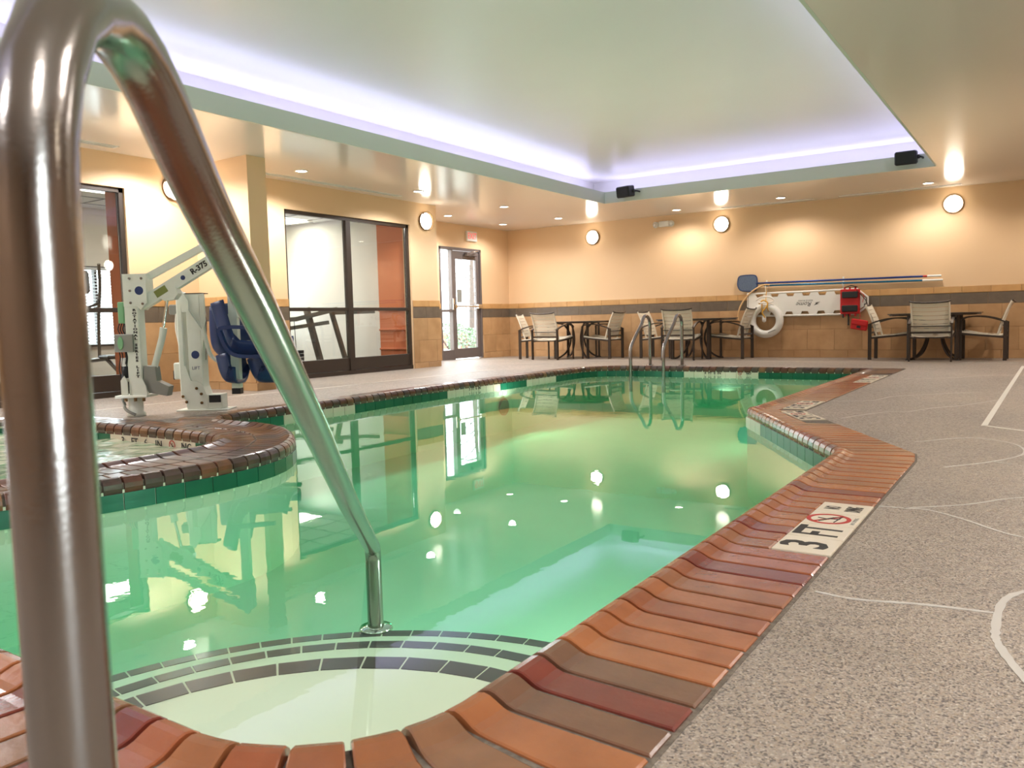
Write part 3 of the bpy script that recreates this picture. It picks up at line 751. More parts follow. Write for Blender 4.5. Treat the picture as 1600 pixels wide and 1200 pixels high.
# ------------------------------------------------------------------ ceiling
ce = thing('ceiling', 'dropped glossy ceiling border around a raised cove', 'ceiling'); del ce['category']; ce['kind'] = 'structure'
def cbox(name, mt, *a): return bx(name, mt, *a, parent=ce)
cbox('soffit', M_soff, XREC - TH, CX0, YN, YB, CEIL, CEIL + 0.05)
cbox('soffit', M_soff, CX1, XR, YN, YB, CEIL, CEIL + 0.05)
cbox('soffit', M_soff, CX0, CX1, CY1, YB, CEIL, CEIL + 0.05)
cbox('soffit', M_soff, CX0, CX1, YN, CY0, CEIL, CEIL + 0.05)
LT = 2.855
cbox('cove_lip', M_lip, CX0 - 0.025, CX0 + 0.001, CY0, CY1, CEIL - 0.001, LT); cbox('cove_lip', M_lip, CX1 - 0.001, CX1 + 0.025, CY0, CY1, CEIL - 0.001, LT)
cbox('cove_lip', M_lip, CX0, CX1, CY1 - 0.001, CY1 + 0.025, CEIL - 0.001, LT); cbox('cove_lip', M_lip, CX0, CX1, CY0 - 0.025, CY0 + 0.001, CEIL - 0.001, LT)
cbox('raised_ceiling', M_up, CX0 - 0.5, CX1 + 0.5, CY0 - 0.5, CY1 + 0.5, UPZ, UPZ + 0.05)
cbox('cove_side', M_up, CX0 - LW - 0.03, CX0 - LW, CY0 - LW, CY1 + LW, CEIL + 0.02, UPZ + 0.01); cbox('cove_side', M_up, CX1 + LW, CX1 + LW + 0.03, CY0 - LW, CY1 + LW, CEIL + 0.02, UPZ + 0.01)
cbox('cove_side', M_up, CX0 - LW, CX1 + LW, CY1 + LW, CY1 + LW + 0.03, CEIL + 0.02, UPZ + 0.01); cbox('cove_side', M_up, CX0 - LW, CX1 + LW, CY0 - LW - 0.03, CY0 - LW, CEIL + 0.02, UPZ + 0.01)
for a in ((CX0 - 0.34, CX0 - 0.30, CY0, CY1), (CX1 + 0.30, CX1 + 0.34, CY0, CY1), (CX0, CX1, CY1 + 0.30, CY1 + 0.34), (CX0, CX1, CY0 - 0.34, CY0 - 0.30)):
    bx('led_strip', M_led, a[0], a[1], a[2], a[3], 2.722, 2.745, ce)

# ------------------------------------------------------------------ glazed openings
def glazing(name, label, y0, y1, mull):
    t = thing(name, label, 'window'); del t['category']; t['kind'] = 'structure'
    x0, x1 = XL - 0.10, XL - 0.035
    fr = MB()
    fr.box(x0, x1, y0, y0 + 0.05, 0.0, WT); fr.box(x0, x1, y1 - 0.05, y1, 0.0, WT); fr.box(x0, x1, y0, y1, WT - 0.05, WT)
    fr.box(x0, x1 + 0.01, y0, y1, 0.0, 0.06); fr.build('window_frame', M_bronze, t)
    bx('bottom_rail', M_bronze, x0, x1 - 0.008, y0 + 0.05, y1 - 0.05, 0.065, 0.245, t, bev=0.004)
    bx('middle_rail', M_bronze, x0, x1, y0 + 0.05, y1 - 0.05, 0.935, 0.985, t, bev=0.004)
    for mm in mull: bx('mullion', M_bronze, x0, x1 + 0.012, mm - 0.05, mm + 0.05, 0.06, WT - 0.05, t, bev=0.005)
    ed = [y0 + 0.05] + [q for mm in mull for q in (mm - 0.05, mm + 0.05)] + [y1 - 0.05]
    for a, b in zip(ed[::2], ed[1::2]):
        bx('pane', M_glass, XL - 0.072, XL - 0.066, a, b, 0.985, WT - 0.05, t); bx('pane', M_glass, XL - 0.072, XL - 0.066, a, b, 0.245, 0.935, t)
        for yy in (a, b - 0.014): bx('glazing_bead', M_chrome, XL - 0.064, XL - 0.058, yy, yy + 0.014, 0.245, WT - 0.05, t)
    return t
glazing('window_1', 'bronze-framed floor-length gym window left of the pool lift', W1[0], W1[1], [4.2])
glazing('window_2', 'bronze-framed two-bay gym window right of the projecting pier', W2[0], W2[1], [8.64])

# door and sidelight in the recess
dr = thing('door_1', 'bronze-framed glass exit door with sidelight', 'door', (XREC, 13.1, dz(13.1))); del dr['category']; dr['kind'] = 'structure'
def dbx(name, mt, y0, y1, z0, z1, x0=-0.09, x1=0.01, bev=0.003): return bx(name, mt, x0, x1, y0 - 13.1, y1 - 13.1, z0, z1, dr, bev=bev)
dbx('frame_post', M_darkm, D0, D0 + 0.05, 0, DT + 0.02); dbx('frame_post', M_darkm, D1 - 0.05, D1, 0, DT + 0.02); dbx('frame_head', M_darkm, D0, D1, DT - 0.03, DT + 0.025)
dbx('frame_post', M_darkm, 12.70, 12.75, 0, DT - 0.03)
leaf = MB()
for a in ((12.755, 12.86, 0.02, 2.16), (13.54, 13.645, 0.02, 2.16), (12.86, 13.54, 2.0, 2.16), (12.86, 13.54, 0.02, 0.22)):
    leaf.box(-0.06, -0.015, a[0] - 13.1, a[1] - 13.1, a[2], a[3])
leaf.build('door_leaf', M_darkm, dr)
dbx('glass_pane', M_glass, 12.86, 13.54, 0.22, 2.0, -0.042, -0.036, 0); dbx('glass_pane', M_glass, D0 + 0.05, 12.70, 0.20, DT - 0.03, -0.042, -0.036, 0)
dbx('sidelight_rail', M_darkm, D0 + 0.05, 12.70, 0.95, 1.0); dbx('sidelight_rail', M_darkm, D0 + 0.05, 12.70, 0.0, 0.2)
pb = MB().tube([(0.035, -0.32, 1.06), (0.035, 0.52, 1.06)], 0.018, 10); pb.box(-0.012, 0.05, 0.42, 0.56, 1.02, 1.10); pb.box(-0.012, 0.05, -0.36, -0.30, 1.02, 1.10); pb.build('push_bar', M_chrome, dr)
bx('pull_handle', M_chrome, -0.012, 0.03, -0.40, -0.36, 0.98, 1.22, dr, bev=0.004)
bx('door_closer', M_darkm, -0.012, 0.06, 0.05, 0.42, 2.07, 2.14, dr, bev=0.01)
MB().tube([(0.05, 0.1, 2.13), (0.16, 0.22, 2.16), (0.05, 0.42, 2.175)], 0.009, 8).build('closer_arm', M_chrome, dr)
bx('door_notice', M_grey, -0.034, -0.030, -0.20, -0.04, 1.14, 1.40, dr)

# ------------------------------------------------------------------ outside the door
bx0 = bx('ground_outside', M_asph, -45, XREC - TH, 11.0, 60, -0.2, -0.06); tag(bx0, 'pale paving outside the glass door', kind='structure')
k = bx('brick_kerb', M_orangeb, -17, -12.6, 19.2, 19.5, -0.06, 0.42); tag(k, 'low reddish kerb wall outside the glass door', 'wall')
def shrub(name, label, cx, cy, rx, rz_, n_, seed, z0=-0.06, mt=M_leaf, sz=0.05):
    rd = random.Random(seed); t = thing(name, label, 'shrub', (cx, cy, z0)); mb = MB()
    for i in range(n_):
        u = rd.uniform(0, 2 * PI); v = rd.uniform(0, 1); r = rx * (0.6 + 0.4 * rd.random())
        p = Vector((math.cos(u) * r * math.sin(v * PI * 0.6 + 0.2), math.sin(u) * r * math.sin(v * PI * 0.6 + 0.2), rz_ * (0.15 + 0.85 * math.cos(v * PI / 2))))
        a = Vector((rd.uniform(-1, 1), rd.uniform(-1, 1), rd.uniform(-0.3, 1))).normalized() * sz; b = a.orthogonal().normalized() * sz * 0.5
        mb.add([p - a, p + b, p + a, p - b], [(0, 1, 2, 3)])
    f = mb.build('foliage', mt, t); f['kind'] = 'stuff'
    mb = MB()
    for i in range(6):
        a_ = i * 1.05; mb.tube([(0, 0, 0), (math.cos(a_) * rx * 0.4, math.sin(a_) * rx * 0.4, rz_ * 0.6)], [0.02, 0.01], 6)
    mb.build('stem', M_bark, t); return t
shrub('garden_shrub', 'rounded pale-green shrub seen through the glass door', -12.6, 16.75, 0.5, 0.62, 700, 3)
shrub('garden_shrub', 'larger grey-green shrub further off beyond the glass door', -14.6, 18.6, 0.8, 0.75, 700, 4)
def tree(cx, cy, label, seed):
    rd = random.Random(seed); t = thing('bare_tree', label, 'tree', (cx, cy, -0.06)); mb = MB()
    mb.tube([(0, 0, 0), (0.05, 0, 1.2), (0.0, 0.1, 2.6), (0.1, 0.1, 4)], [0.09, 0.075, 0.05, 0.03], 8); mb.build('trunk', M_bark, t)
    mb = MB()
    for i in range(26):
        z = rd.uniform(1.0, 3.6); a = rd.uniform(0, 2 * PI); L_ = rd.uniform(0.7, 1.5); p = Vector((0.03, 0.05, z)); pts = [p.copy()]
        d = Vector((math.cos(a), math.sin(a), rd.uniform(0.1, 0.6)))
        for k_ in range(4):
            p = p + d * L_ / 4 + Vector((rd.uniform(-.08, .08), rd.uniform(-.08, .08), rd.uniform(-.05, .05))); pts.append(p.copy()); d.z -= 0.22
            e = Vector((rd.uniform(-1, 1), rd.uniform(-1, 1), rd.uniform(-.3, .6))).normalized() * 0.35; mb.tube([p, p + e * 0.5, p + e + Vector((0, 0, -0.06))], [0.006, 0.005, 0.003], 4)
        mb.tube(pts, [0.018, 0.014, 0.010, 0.008, 0.004], 5)
    b = mb.build('branch', M_bark, t); b['kind'] = 'stuff'; return t
tree(-13.4, 18.1, 'bare-branched young tree outside the glass door', 5)

# ------------------------------------------------------------------ gym behind the glazing
gy = thing('gym_shell', 'white gym room seen through the windows', 'room'); del gy['category']; gy['kind'] = 'structure'; gy.name = 'wall_gym'
bx('gym_floor', M_gymfloor, -13.4, XL - 0.16, -1, 10.5, -0.03, 0.0, gy)
GX = -12.2
# far wall with two window openings
WO = [(6.25, 7.45, 0.5, 1.72), (9.45, 10.25, 0.5, 1.9)]
ys = [-1, 6.25, 7.45, 9.45, 10.25, 10.5]
bx('gym_wall', M_gymwall, GX - 0.1, GX, -1, 6.25, 0, 2.62, gy); bx('gym_wall', M_gymwall, GX - 0.1, GX, 7.45, 9.45, 0, 2.62, gy); bx('gym_wall', M_gymwall, GX - 0.1, GX, 10.25, 10.5, 0, 2.62, gy)
for a, b, z0, z1 in WO:
    bx('gym_wall', M_gymwall, GX - 0.1, GX, a, b, 0, z0, gy); bx('gym_wall', M_gymwall, GX - 0.1, GX, a, b, z1, 2.62, gy)
bx('gym_wall', M_gymwall, GX - 0.1, XL - 0.17, 10.42, 10.5, 0, 2.62, gy); bx('gym_wall', M_gymwall, GX - 0.1, XL - 0.17, -1.1, -1, 0, 2.62, gy)
bx('orange_pier', M_orange, -9.40, XL - 0.17, 10.12, 10.42, 0, 2.62, gy); bx('orange_pier', M_orange, -9.22, XL - 0.17, 5.36, 5.60, 0, 2.62, gy)
for z in (0.3, 0.62, 0.94): bx('rail_strip', M_orange, -9.40, XL - 0.18, 10.09, 10.12, z, z + 0.03, gy, bev=0.005)
bx('gym_ceiling', M_white, GX - 0.1, XL - 0.17, -1, 10.5, 2.6, 2.66, gy)
for i in range(20):
    y = -0.7 + i * 0.6; bx('ceiling_grid_bar', M_grey, GX, XL - 0.17, y, y + 0.015, 2.592, 2.60, gy)
for i in range(6):
    x = -11.8 + i * 0.6; bx('ceiling_grid_bar', M_grey, x, x + 0.015, -1, 10.4, 2.592, 2.60, gy)
for i, (a, b, z0, z1) in enumerate(WO):
    t = thing('window_%d' % (i + 3), 'gym exterior window behind the exercise machines' if i == 0 else 'bright gym exterior window at the left edge of the two-bay glazing', 'window', (GX, (a + b) / 2, z0)); del t['category']; t['kind'] = 'structure'
    h = (b - a) / 2; H_ = z1 - z0; fr = MB()
    fr.box(-0.06, 0.02, -h, -h + 0.04, 0, H_); fr.box(-0.06, 0.02, h - 0.04, h, 0, H_); fr.box(-0.06, 0.02, -h, h, H_ - 0.04, H_); fr.box(-0.06, 0.03, -h, h, 0, 0.04); fr.box(-0.06, 0.02, -0.02, 0.02, 0, H_)
    fr.build('window_frame', M_machd, t); bx('pane', M_glass, -0.05, -0.045, -h, h, 0, H_, t)
    if i == 0:
        bl = thing('window_blind', 'white slatted blind over the gym exterior window', 'blind', (GX + 0.05, (a + b) / 2, z1 - 0.03))
        bx('headrail', M_blind, -0.02, 0.03, -h, h, -0.03, 0.01, bl)
        k = 0
        while k * 0.048 < H_ - 0.1:
            M = T(0.005, 0, -0.05 - k * 0.048) @ Matrix.Rotation(math.radians(25), 4, 'Y'); bx('slat', M_blind, -0.02, 0.02, -h + 0.02, h - 0.02, -0.001, 0.001, bl, M=M); k += 1
for i, (x, y) in enumerate(GYMP):
    t = thing('ceiling_panel_light', 'glowing panel light in the gym ceiling' , 'ceiling light', (x, y, 2.59), group='panel lights in the gym ceiling')
    t['label'] = ['panel light in the gym ceiling just inside the left window', 'panel light in the gym ceiling behind the pier', 'panel light in the gym ceiling nearest the viewpoint', 'panel light in the gym ceiling by the end wall'][i]
    del t['group']
    bx('diffuser', M_panel, -0.28, 0.28, -0.56, 0.56, -0.008, -0.002, t); fr = MB()
    fr.box(-0.31, -0.28, -0.6, 0.6, -0.012, 0); fr.box(0.28, 0.31, -0.6, 0.6, -0.012, 0); fr.box(-0.28, 0.28, 0.56, 0.6, -0.012, 0); fr.box(-0.28, 0.28, -0.6, -0.56, -0.012, 0); fr.build('frame', M_white, t)

# exercise machines
t = thing('elliptical_trainer', 'grey elliptical trainer with a console behind the left gym window', 'exercise machine', (-10.9, 5.9, 0), math.radians(75))
bx('base', M_machd, -0.28, 0.28, -0.9, 0.9, 0.0, 0.10, t, bev=0.03)
MB().lathe([(0.05, 0), (0.34, 0.02), (0.36, 0.12), (0.34, 0.22), (0.05, 0.24)], 24, frame((-0.12, 0.62, 0.36), (0, 1, 0), (0, 0, 1))).build('flywheel_cover', M_machine, t)
MB().tube([(0, 0.35, 0.1), (0, 0.42, 0.8), (0, 0.35, 1.35)], [0.06, 0.045, 0.035], 10).build('mast', M_machd, t)
bx('console', M_machd, -0.24, 0.24, 0.28, 0.36, 1.30, 1.62, t, bev=0.03, M=Matrix.Rotation(-0.1, 4, 'X'))
bx('screen', M_grey, -0.17, 0.17, 0.262, 0.279, 1.36, 1.56, t, M=Matrix.Rotation(-0.1, 4, 'X'))
for s in (-1, 1):
    MB().tube(bez([(s * 0.28, 0.35, 0.35), (s * 0.29, 0.30, 0.9), (s * 0.30, 0.18, 1.35), (s * 0.27, 0.05, 1.65)], 6), 0.022, 8).build('swing_arm', M_machine, t)
    MB().tube(bez([(s * 0.12, 0.32, 1.05), (s * 0.26, 0.15, 1.12), (s * 0.22, 0.0, 1.18)], 6), 0.018, 8).build('grip', M_machd, t)
    bx('pedal', M_machd, s * 0.2 - 0.08, s * 0.2 + 0.08, -0.65, -0.2, 0.30 + s * 0.06, 0.35 + s * 0.06, t, bev=0.02)
    MB().tube([(s * 0.2, -0.85, 0.2), (s * 0.2, -0.3, 0.3 + s * 0.06), (s * 0.2, 0.45, 0.42 - s * 0.1)], 0.028, 8).build('pedal_arm', M_machine, t)
t = thing('treadmill', 'low dark treadmill on the gym floor behind the left window', 'exercise machine', (-9.95, 4.75, 0), math.radians(60))
bx('deck', M_machd, -0.36, 0.36, -0.8, 0.8, 0.03, 0.17, t, bev=0.03); bx('belt', M_black, -0.24, 0.24, -0.75, 0.5, 0.17, 0.178, t)
bx('motor_hood', M_machine, -0.34, 0.34, 0.5, 0.82, 0.17, 0.28, t, bev=0.05)
for s in (-1, 1): MB().tube([(s * 0.34, 0.6, 0.15), (s * 0.34, 0.75, 1.15)], 0.03, 10).build('upright', M_machine, t)
bx('console', M_machd, -0.38, 0.38, 0.66, 0.82, 1.12, 1.36, t, bev=0.03)
for s in (-1, 1): MB().tube([(s * 0.36, 0.72, 1.12), (s * 0.36, 0.25, 1.0)], 0.022, 8).build('handrail', M_machd, t)

t = thing('weight_machine', 'grey multi-bar weight machine behind the right gym window', 'exercise machine', (-10.0, 8.45, 0), math.radians(0))
def bar(name, pts, a, b, mt=M_machine): return MB().tube(pts, 0.03, flat=(a, b)).build(name, mt, t)
bar('upright', [(-0.15, 0.05, 0), (-0.12, 0.0, 1.0)], 0.07, 0.09)
bar('upright', [(0.25, 0.68, 0), (0.12, 0.5, 1.02)], 0.07, 0.09); bar('upright', [(0.5, 1.0, 0), (0.35, 0.8, 1.0)], 0.05, 0.07)
bar('cross_bar', [(-0.5, -0.35, 0.82), (0.1, 0.3, 0.84), (0.45, 0.85, 0.99)], 0.06, 0.07)
bar('cross_bar', [(-0.2, 0.0, 0.66), (0.3, 0.8, 0.78)], 0.05, 0.06); bar('base_rail', [(-0.35, -0.5, 0.05), (0.5, 1.05, 0.05)], 0.07, 0.07)
bar('base_rail', [(-0.5, 0.1, 0.22), (-0.1, -0.1, 0.12), (0.2, -0.4, 0.06)], 0.06, 0.06)
MB().tube(bez([(-0.45, -0.42, 0.2), (-0.30, -0.35, 0.5), (-0.15, -0.15, 0.75), (-0.1, -0.05, 0.98)], 5), 0.07, 10).build('seat_post', M_machd, t)
bx('seat_pad', M_machd, -0.45, -0.1, -0.55, -0.15, 0.88, 0.96, t, bev=0.03); bx('back_pad', M_machd, -0.52, -0.42, -0.6, -0.2, 0.25, 0.82, t, bev=0.03)
MB().lathe([(0.02, 0), (0.16, 0), (0.16, 0.05), (0.02, 0.06)], 20, frame((-0.1, -0.22, 0.42), (0, 1, 0), (0, 0, 1))).build('cam_pulley', M_machd, t)
for k in range(5): bx('weight_plate', M_machd, -0.02, 0.16, 0.25, 0.38, 0.08 + k * 0.055, 0.13 + k * 0.055, t, bev=0.004)
MB().tube([(0.06, 0.31, 0.35), (0.05, 0.30, 0.86)], 0.006, 6).build('cable', M_black, t)
bar('cross_bar', [(0.25, 0.9, 0.93), (0.8, 1.35, 0.94)], 0.05, 0.06)

# ------------------------------------------------------------------ lamps
def sconce_proto():
    t = thing('wall_sconce', 'x', 'wall lamp')
    # faces local +y ; plate against wall at y=0
    MB().lathe([(0.135, 0.0), (0.145, 0.004), (0.145, 0.022), (0.13, 0.026)], 32, frame((0, 0, 0), (0, 0, 1), (1, 0, 0))).build('back_plate', M_brass, t)
    prof = [(0.132 * math.cos(a), 0.026 + 0.065 * math.sin(a)) for a in [i * PI / 2 / 8 for i in range(8)]] + [(0.01, 0.0912)]
    MB().lathe([(0.132, 0.02)] + prof, 32, frame((0, 0, 0), (0, 0, 1), (1, 0, 0))).build('glass_dome', M_glow, t)
    ring = [(0.148 * math.cos(k * PI / 18), 0.07, 0.148 * math.sin(k * PI / 18)) for k in range(36)]
    MB().tube(ring, 0.006, 6, closed=True).build('trim_ring', M_brass, t)
    mb = MB()
    for a in (0.8, 2.4, 4.0, 5.5): mb.tube([(0.146 * math.cos(a), 0.01, 0.146 * math.sin(a)), (0.148 * math.cos(a), 0.07, 0.148 * math.sin(a))], 0.004, 5)
    mb.build('ring_strut', M_brass, t); return t
sp0 = sconce_proto(); first = True
SC = [((XL, 5.80, 2.365), -PI / 2, 'round glowing wall sconce left of the projecting pier'),
      ((XL, 10.36, 2.385), -PI / 2, 'round glowing wall sconce on the end of the left wall beside the recess'),
      ((-7.76, YB, 2.372), PI, 'round glowing sconce on the back wall above the leftmost table'),
      ((-5.09, YB, 2.405), PI, 'round glowing sconce on the back wall right of the emergency light'),
      ((-1.33, YB, 2.40), PI, 'round glowing sconce on the back wall above the rightmost table'),
      ((XL, 1.6, 2.37), -PI / 2, 'round wall sconce on the left wall outside the view'),
      ((XR, 11.5, 2.38), PI / 2, 'round wall sconce on the far end of the right wall'), ((XR, 7.0, 2.38), PI / 2, 'round wall sconce at the middle of the right wall'), ((XR, 2.5, 2.38), PI / 2, 'round wall sconce at the near end of the right wall')]
for p, r_, lab in SC:
    o = sp0 if first else copy_tree(sp0); first = False
    o.location = p; o.rotation_euler = (0, 0, r_); o['label'] = lab; o['group'] = 'round wall sconces'
def dl_proto():
    t = thing('recessed_downlight', 'x', 'ceiling light')
    MB().lathe([(0.085, -0.004), (0.088, -0.007), (0.075, -0.009), (0.066, -0.002), (0.066, 0.0)], 24).build('trim_ring', M_white, t)
    MB().lathe([(0.066, -0.004), (0.01, -0.0045)], 24).build('lens', M_disc, t); return t
dp = dl_proto(); DLAB = ['recessed downlight left of the cove, third from the exit recess', 'recessed downlight beside the sconce on the end of the left wall', 'recessed downlight above the deck at the mouth of the recess', 'recessed downlight nearest the glass door', 'recessed downlight in front of the back wall sconce at far left', 'recessed downlight in the recess beside the wall end',
        'recessed downlight near the emergency light', 'recessed downlight above the backboard', 'recessed downlight left of the rightmost back sconce', 'recessed downlight above the sconce left of the pier']
for i, (x, y) in enumerate(DOWN):
    o = dp if i == 0 else copy_tree(dp)
    o.location = (x, y, CEIL); o['group'] = 'recessed downlights in the dropped ceiling'
    o['label'] = DLAB[i] if i < len(DLAB) else 'recessed downlight added as fill outside the view, over the ' + ['left deck by the hot tub', 'left deck beside the hot tub edge', 'left deck behind the hot tub', 'back right corner', 'right deck near the back', 'right deck past the middle', 'middle of the right deck', 'right deck beside the inner corner', 'right deck beside the steps', 'right deck behind the viewpoint', 'near deck at the right', 'near deck at the left'][i - len(DLAB)]

# ceiling slot vents
def vent(label, x0, x1, y0, y1):
    t = thing('ceiling_vent', label, 'vent', ((x0 + x1) / 2, (y0 + y1) / 2, CEIL)); hx, hy = (x1 - x0) / 2, (y1 - y0) / 2; mb = MB()
    b = 0.012
    mb.box(-hx, hx, -hy, -hy + b, -0.008, 0.001); mb.box(-hx, hx, hy - b, hy, -0.008, 0.001); mb.box(-hx, -hx + b, -hy, hy, -0.008, 0.001); mb.box(hx - b, hx, -hy, hy, -0.008, 0.001)
    mb.build('frame', M_white, t); bx('slot_backing', M_grey, -hx + b, hx - b, -hy + b, hy - b, -0.002, 0.0, t)
    if hx > hy: bx('slat', M_white, -hx + b, hx - b, -0.006, 0.006, -0.008, -0.002, t)
    else: bx('slat', M_white, -0.006, 0.006, -hy + b, hy - b, -0.008, -0.002, t)
vent('long slot vent above the two-bay gym window', -8.36, -8.26, 6.9, 9.5); vent('slot vent above the left gym window', -8.32, -8.22, 3.2, 4.97)
vent('slot vent along the back wall above the backboard', -5.0, -3.4, 14.42, 14.52); vent('slot vent along the back wall at the right', -3.0, -1.2, 14.42, 14.52)

# speakers on the cove lip
def speaker(x, label, tilt):
    t = thing('ceiling_speaker', label, 'speaker', (x, CY1, 2.80), group='black speakers on the far lip of the cove')
    del t['group']
    M = T(0, -0.14, 0) @ Matrix.Rotation(tilt, 4, 'Z') @ Matrix.Rotation(math.radians(8), 4, 'X')
    bx('cabinet', M_black, -0.135, 0.135, -0.085, 0.085, -0.09, 0.09, t, bev=0.018, M=M)
    bx('grille', M_blackp, -0.12, 0.12, -0.092, -0.084, -0.076, 0.076, t, bev=0.003, M=M)
    MB().tube([(0.17, -0.14, 0), (0.19, -0.08, 0), (0.19, 0.0, 0.0)], 0.014, 8).build('bracket', M_black, t)
    bx('bracket_knob', M_black, 0.13, 0.17, -0.165, -0.115, -0.025, 0.025, t, bev=0.008)
speaker(-5.88, 'black speaker at the left end of the far cove lip', -0.25); speaker(-1.69, 'black speaker at the right end of the far cove lip', 0.0)

# exit sign
t = thing('exit_sign', 'white box exit sign with red letters above the glass door', 'sign', (XREC, 13.36, 2.455))
bx('housing', M_white, 0, 0.05, -0.17, 0.17, -0.10, 0.10, t, bev=0.008)
text_obj('EXIT', 0.17, M_exitred, t, frame((0.0505, 0, 0), (0, 1, 0), (0, 0, 1)), bold=0.002, xs=0.85)
# emergency light
t = thing('emergency_light', 'white twin-headed emergency light high on the back wall', 'emergency light', (-6.21, YB, 2.505))
bx('housing', M_white, -0.10, 0.10, -0.07, 0, -0.055, 0.055, t, bev=0.012)
for s in (-1, 1):
    hd = MB().lathe([(0.02, 0), (0.05, 0.01), (0.06, 0.07), (0.055, 0.08)], 18, T(s * 0.13, -0.03, 0.0) @ Matrix.Rotation(math.radians(100), 4, 'X') @ Matrix.Rotation(s * 0.5, 4, 'Y')).build('lamp_head', M_white, t)
    MB().lathe([(0.048, 0.0805), (0.01, 0.085)], 18, T(s * 0.13, -0.03, 0.0) @ Matrix.Rotation(math.radians(100), 4, 'X') @ Matrix.Rotation(s * 0.5, 4, 'Y')).build('lamp_lens', M_ring, hd)
    MB().tube([(s * 0.09, -0.03, 0.0), (s * 0.12, -0.03, 0)], 0.02, 8).build('swivel', M_white, t)

# ------------------------------------------------------------------ stainless rails
def rail_thing(name, label, base, dirv, pts, r, foot=True, low=None, group=None):
    """pts in (s, z) in the vertical plane through base along dirv; base z=deck"""
    t = thing(name, label, 'handrail', base); d = Vector((dirv[0], dirv[1], 0)).normalized()
    P = [d * s + Vector((0, 0, z)) for s, z in pts]
    MB().tube(P, r, 24, ref=(-d.y, d.x, 0)).build('tube', M_steel, t)
    r = r[0] if isinstance(r, list) else r
    MB().lathe([(r + 0.001, 0.018), (r + 0.02, 0.016), (r + 0.032, 0.004), (r + 0.034, 0.0005), (r + 0.001, 0.0005)], 24).build('flange', M_steel, t)
    return t, d
# near rail
bx_, by_ = -0.527, 0.261; ex, ey = -1.955, 2.026
dirn = Vector((ex - bx_, ey - by_)); Ltot = dirn.length
arch = [(0.0, 0.0), (0.0, 0.3), (0.0, 0.6), (0.0, 0.72), (0.0, 0.80), (0.004, 0.85), (0.018, 0.893), (0.045, 0.932), (0.08, 0.956), (0.12, 0.968), (0.16, 0.969), (0.20, 0.960), (0.24, 0.943), (0.29, 0.915), (0.345, 0.884), (0.42, 0.847), (0.6, 0.765), (1.07, 0.535), (1.6, 0.262), (Ltot - 0.03, -0.035), (Ltot - 0.005, -0.055), (Ltot, -0.09), (Ltot, -0.34)]
t, d = rail_thing('pool_handrail', 'large brushed-steel handrail in the foreground sloping into the pool', (bx_, by_, 0), dirn, arch, [0.0255] * 13 + [0.026] * 3 + [0.0275] * 7)
MB().lathe([(0.029, 0.012), (0.055, 0.010), (0.06, 0.0)], 24, T(d.x * Ltot, d.y * Ltot, -0.339)).build('foot_flange', M_chrome, t)
# far rails
FR = [(0.0, 0.0), (0.0, 0.30), (0.0, 0.62), (-0.004, 0.70), (-0.03, 0.765), (-0.075, 0.80), (-0.125, 0.81), (-0.17, 0.795), (-0.205, 0.755), (-0.25, 0.68), (-0.45, 0.47), (-0.53, 0.375), (-0.56, 0.33), (-0.575, 0.27), (-0.58, 0.1), (-0.58, -0.34)]
for i, (x, y, lab) in enumerate(((-5.08, 11.42, 'left steel grab rail at the far end of the pool'), (-4.56, 11.40, 'right steel grab rail at the far end of the pool'))):
    dv = Vector((0.0, 1.0))
    rail_thing('pool_grab_rail', lab, (x, y, 0), dv, [(s * 1.2, z * 0.93 if z > 0 else z) for s, z in FR], 0.025)

# ------------------------------------------------------------------ depth markers on the coping
def marker(label, o, xd, L_, Wd, segs):
    """o: corner nearest the pool at the start, xd: reading direction; tiles run along xd, tops towards the pool"""
    xd = Vector((xd[0], xd[1], 0)).normalized(); yd = Vector((-xd.y, xd.x, 0))     # yd points to the pool
    t = thing('depth_marker', label, 'sign', (o[0], o[1], 0.001)); R = frame((0, 0, 0), xd, yd)
    n_ = len(segs); tl = L_ / n_
    for i, sg in enumerate(segs):
        tl_ = bx('tile', M_marker, i * tl + 0.002, (i + 1) * tl - 0.002, 0, Wd, 0.0, 0.009, t, bev=0.002, M=R)
        cx_ = (i + 0.5) * tl; M = R @ T(cx_, Wd / 2, 0.0092)
        if sg == '@':
            nodive(tl_, R @ T(cx_, Wd * 0.58, 0.0092), min(tl, Wd) * 0.42, th=0.0008)
            text_obj('NO DIVING', Wd * 0.11, M_grey, tl_, R @ T(cx_, Wd * 0.09, 0.0092), th=0.0004)
        elif sg == 'NO\nDIVING':
            text_obj('NO', Wd * 0.44, M_ink, tl_, R @ T(cx_, Wd * 0.70, 0.0092), th=0.0006, xs=0.42, bold=0.001)
            text_obj('DIVING', Wd * 0.44, M_ink, tl_, R @ T(cx_, Wd * 0.28, 0.0092), th=0.0006, xs=0.32, bold=0.001)
        elif sg:
            text_obj(sg, Wd * 1.12, M_ink, tl_, M, th=0.0006, bold=0.004, xs=0.62 if len(sg) > 1 else 0.95)
    return t
marker('white depth marker reading 3 FT with a no-diving symbol on the near right coping', (-0.532, 2.478, 0), (0, 1), 0.715, 0.175, ['3', 'FT', '@', 'NO\nDIVING'])
marker('white depth marker in the coping just beyond the inner corner', (-1.53, 6.28, 0), (0, 1), 0.60, 0.17, ['3', 'FT', '@', 'NO\nDIVING'])
marker('far white depth marker in the coping near the end of the pool', (-1.52, 8.87, 0), (0, 1), 1.05, 0.17, ['3', 'FT', '@', 'NO\nDIVING'])
dv = (Vector(POOL[POOL.index((-1.895, 6.12))]) - Vector((-0.90, 4.40))).normalized(); nv = Vector((dv.y, -dv.x))
pm = Vector((-1.895, 6.12)) - dv * 0.66 + nv * 0.352
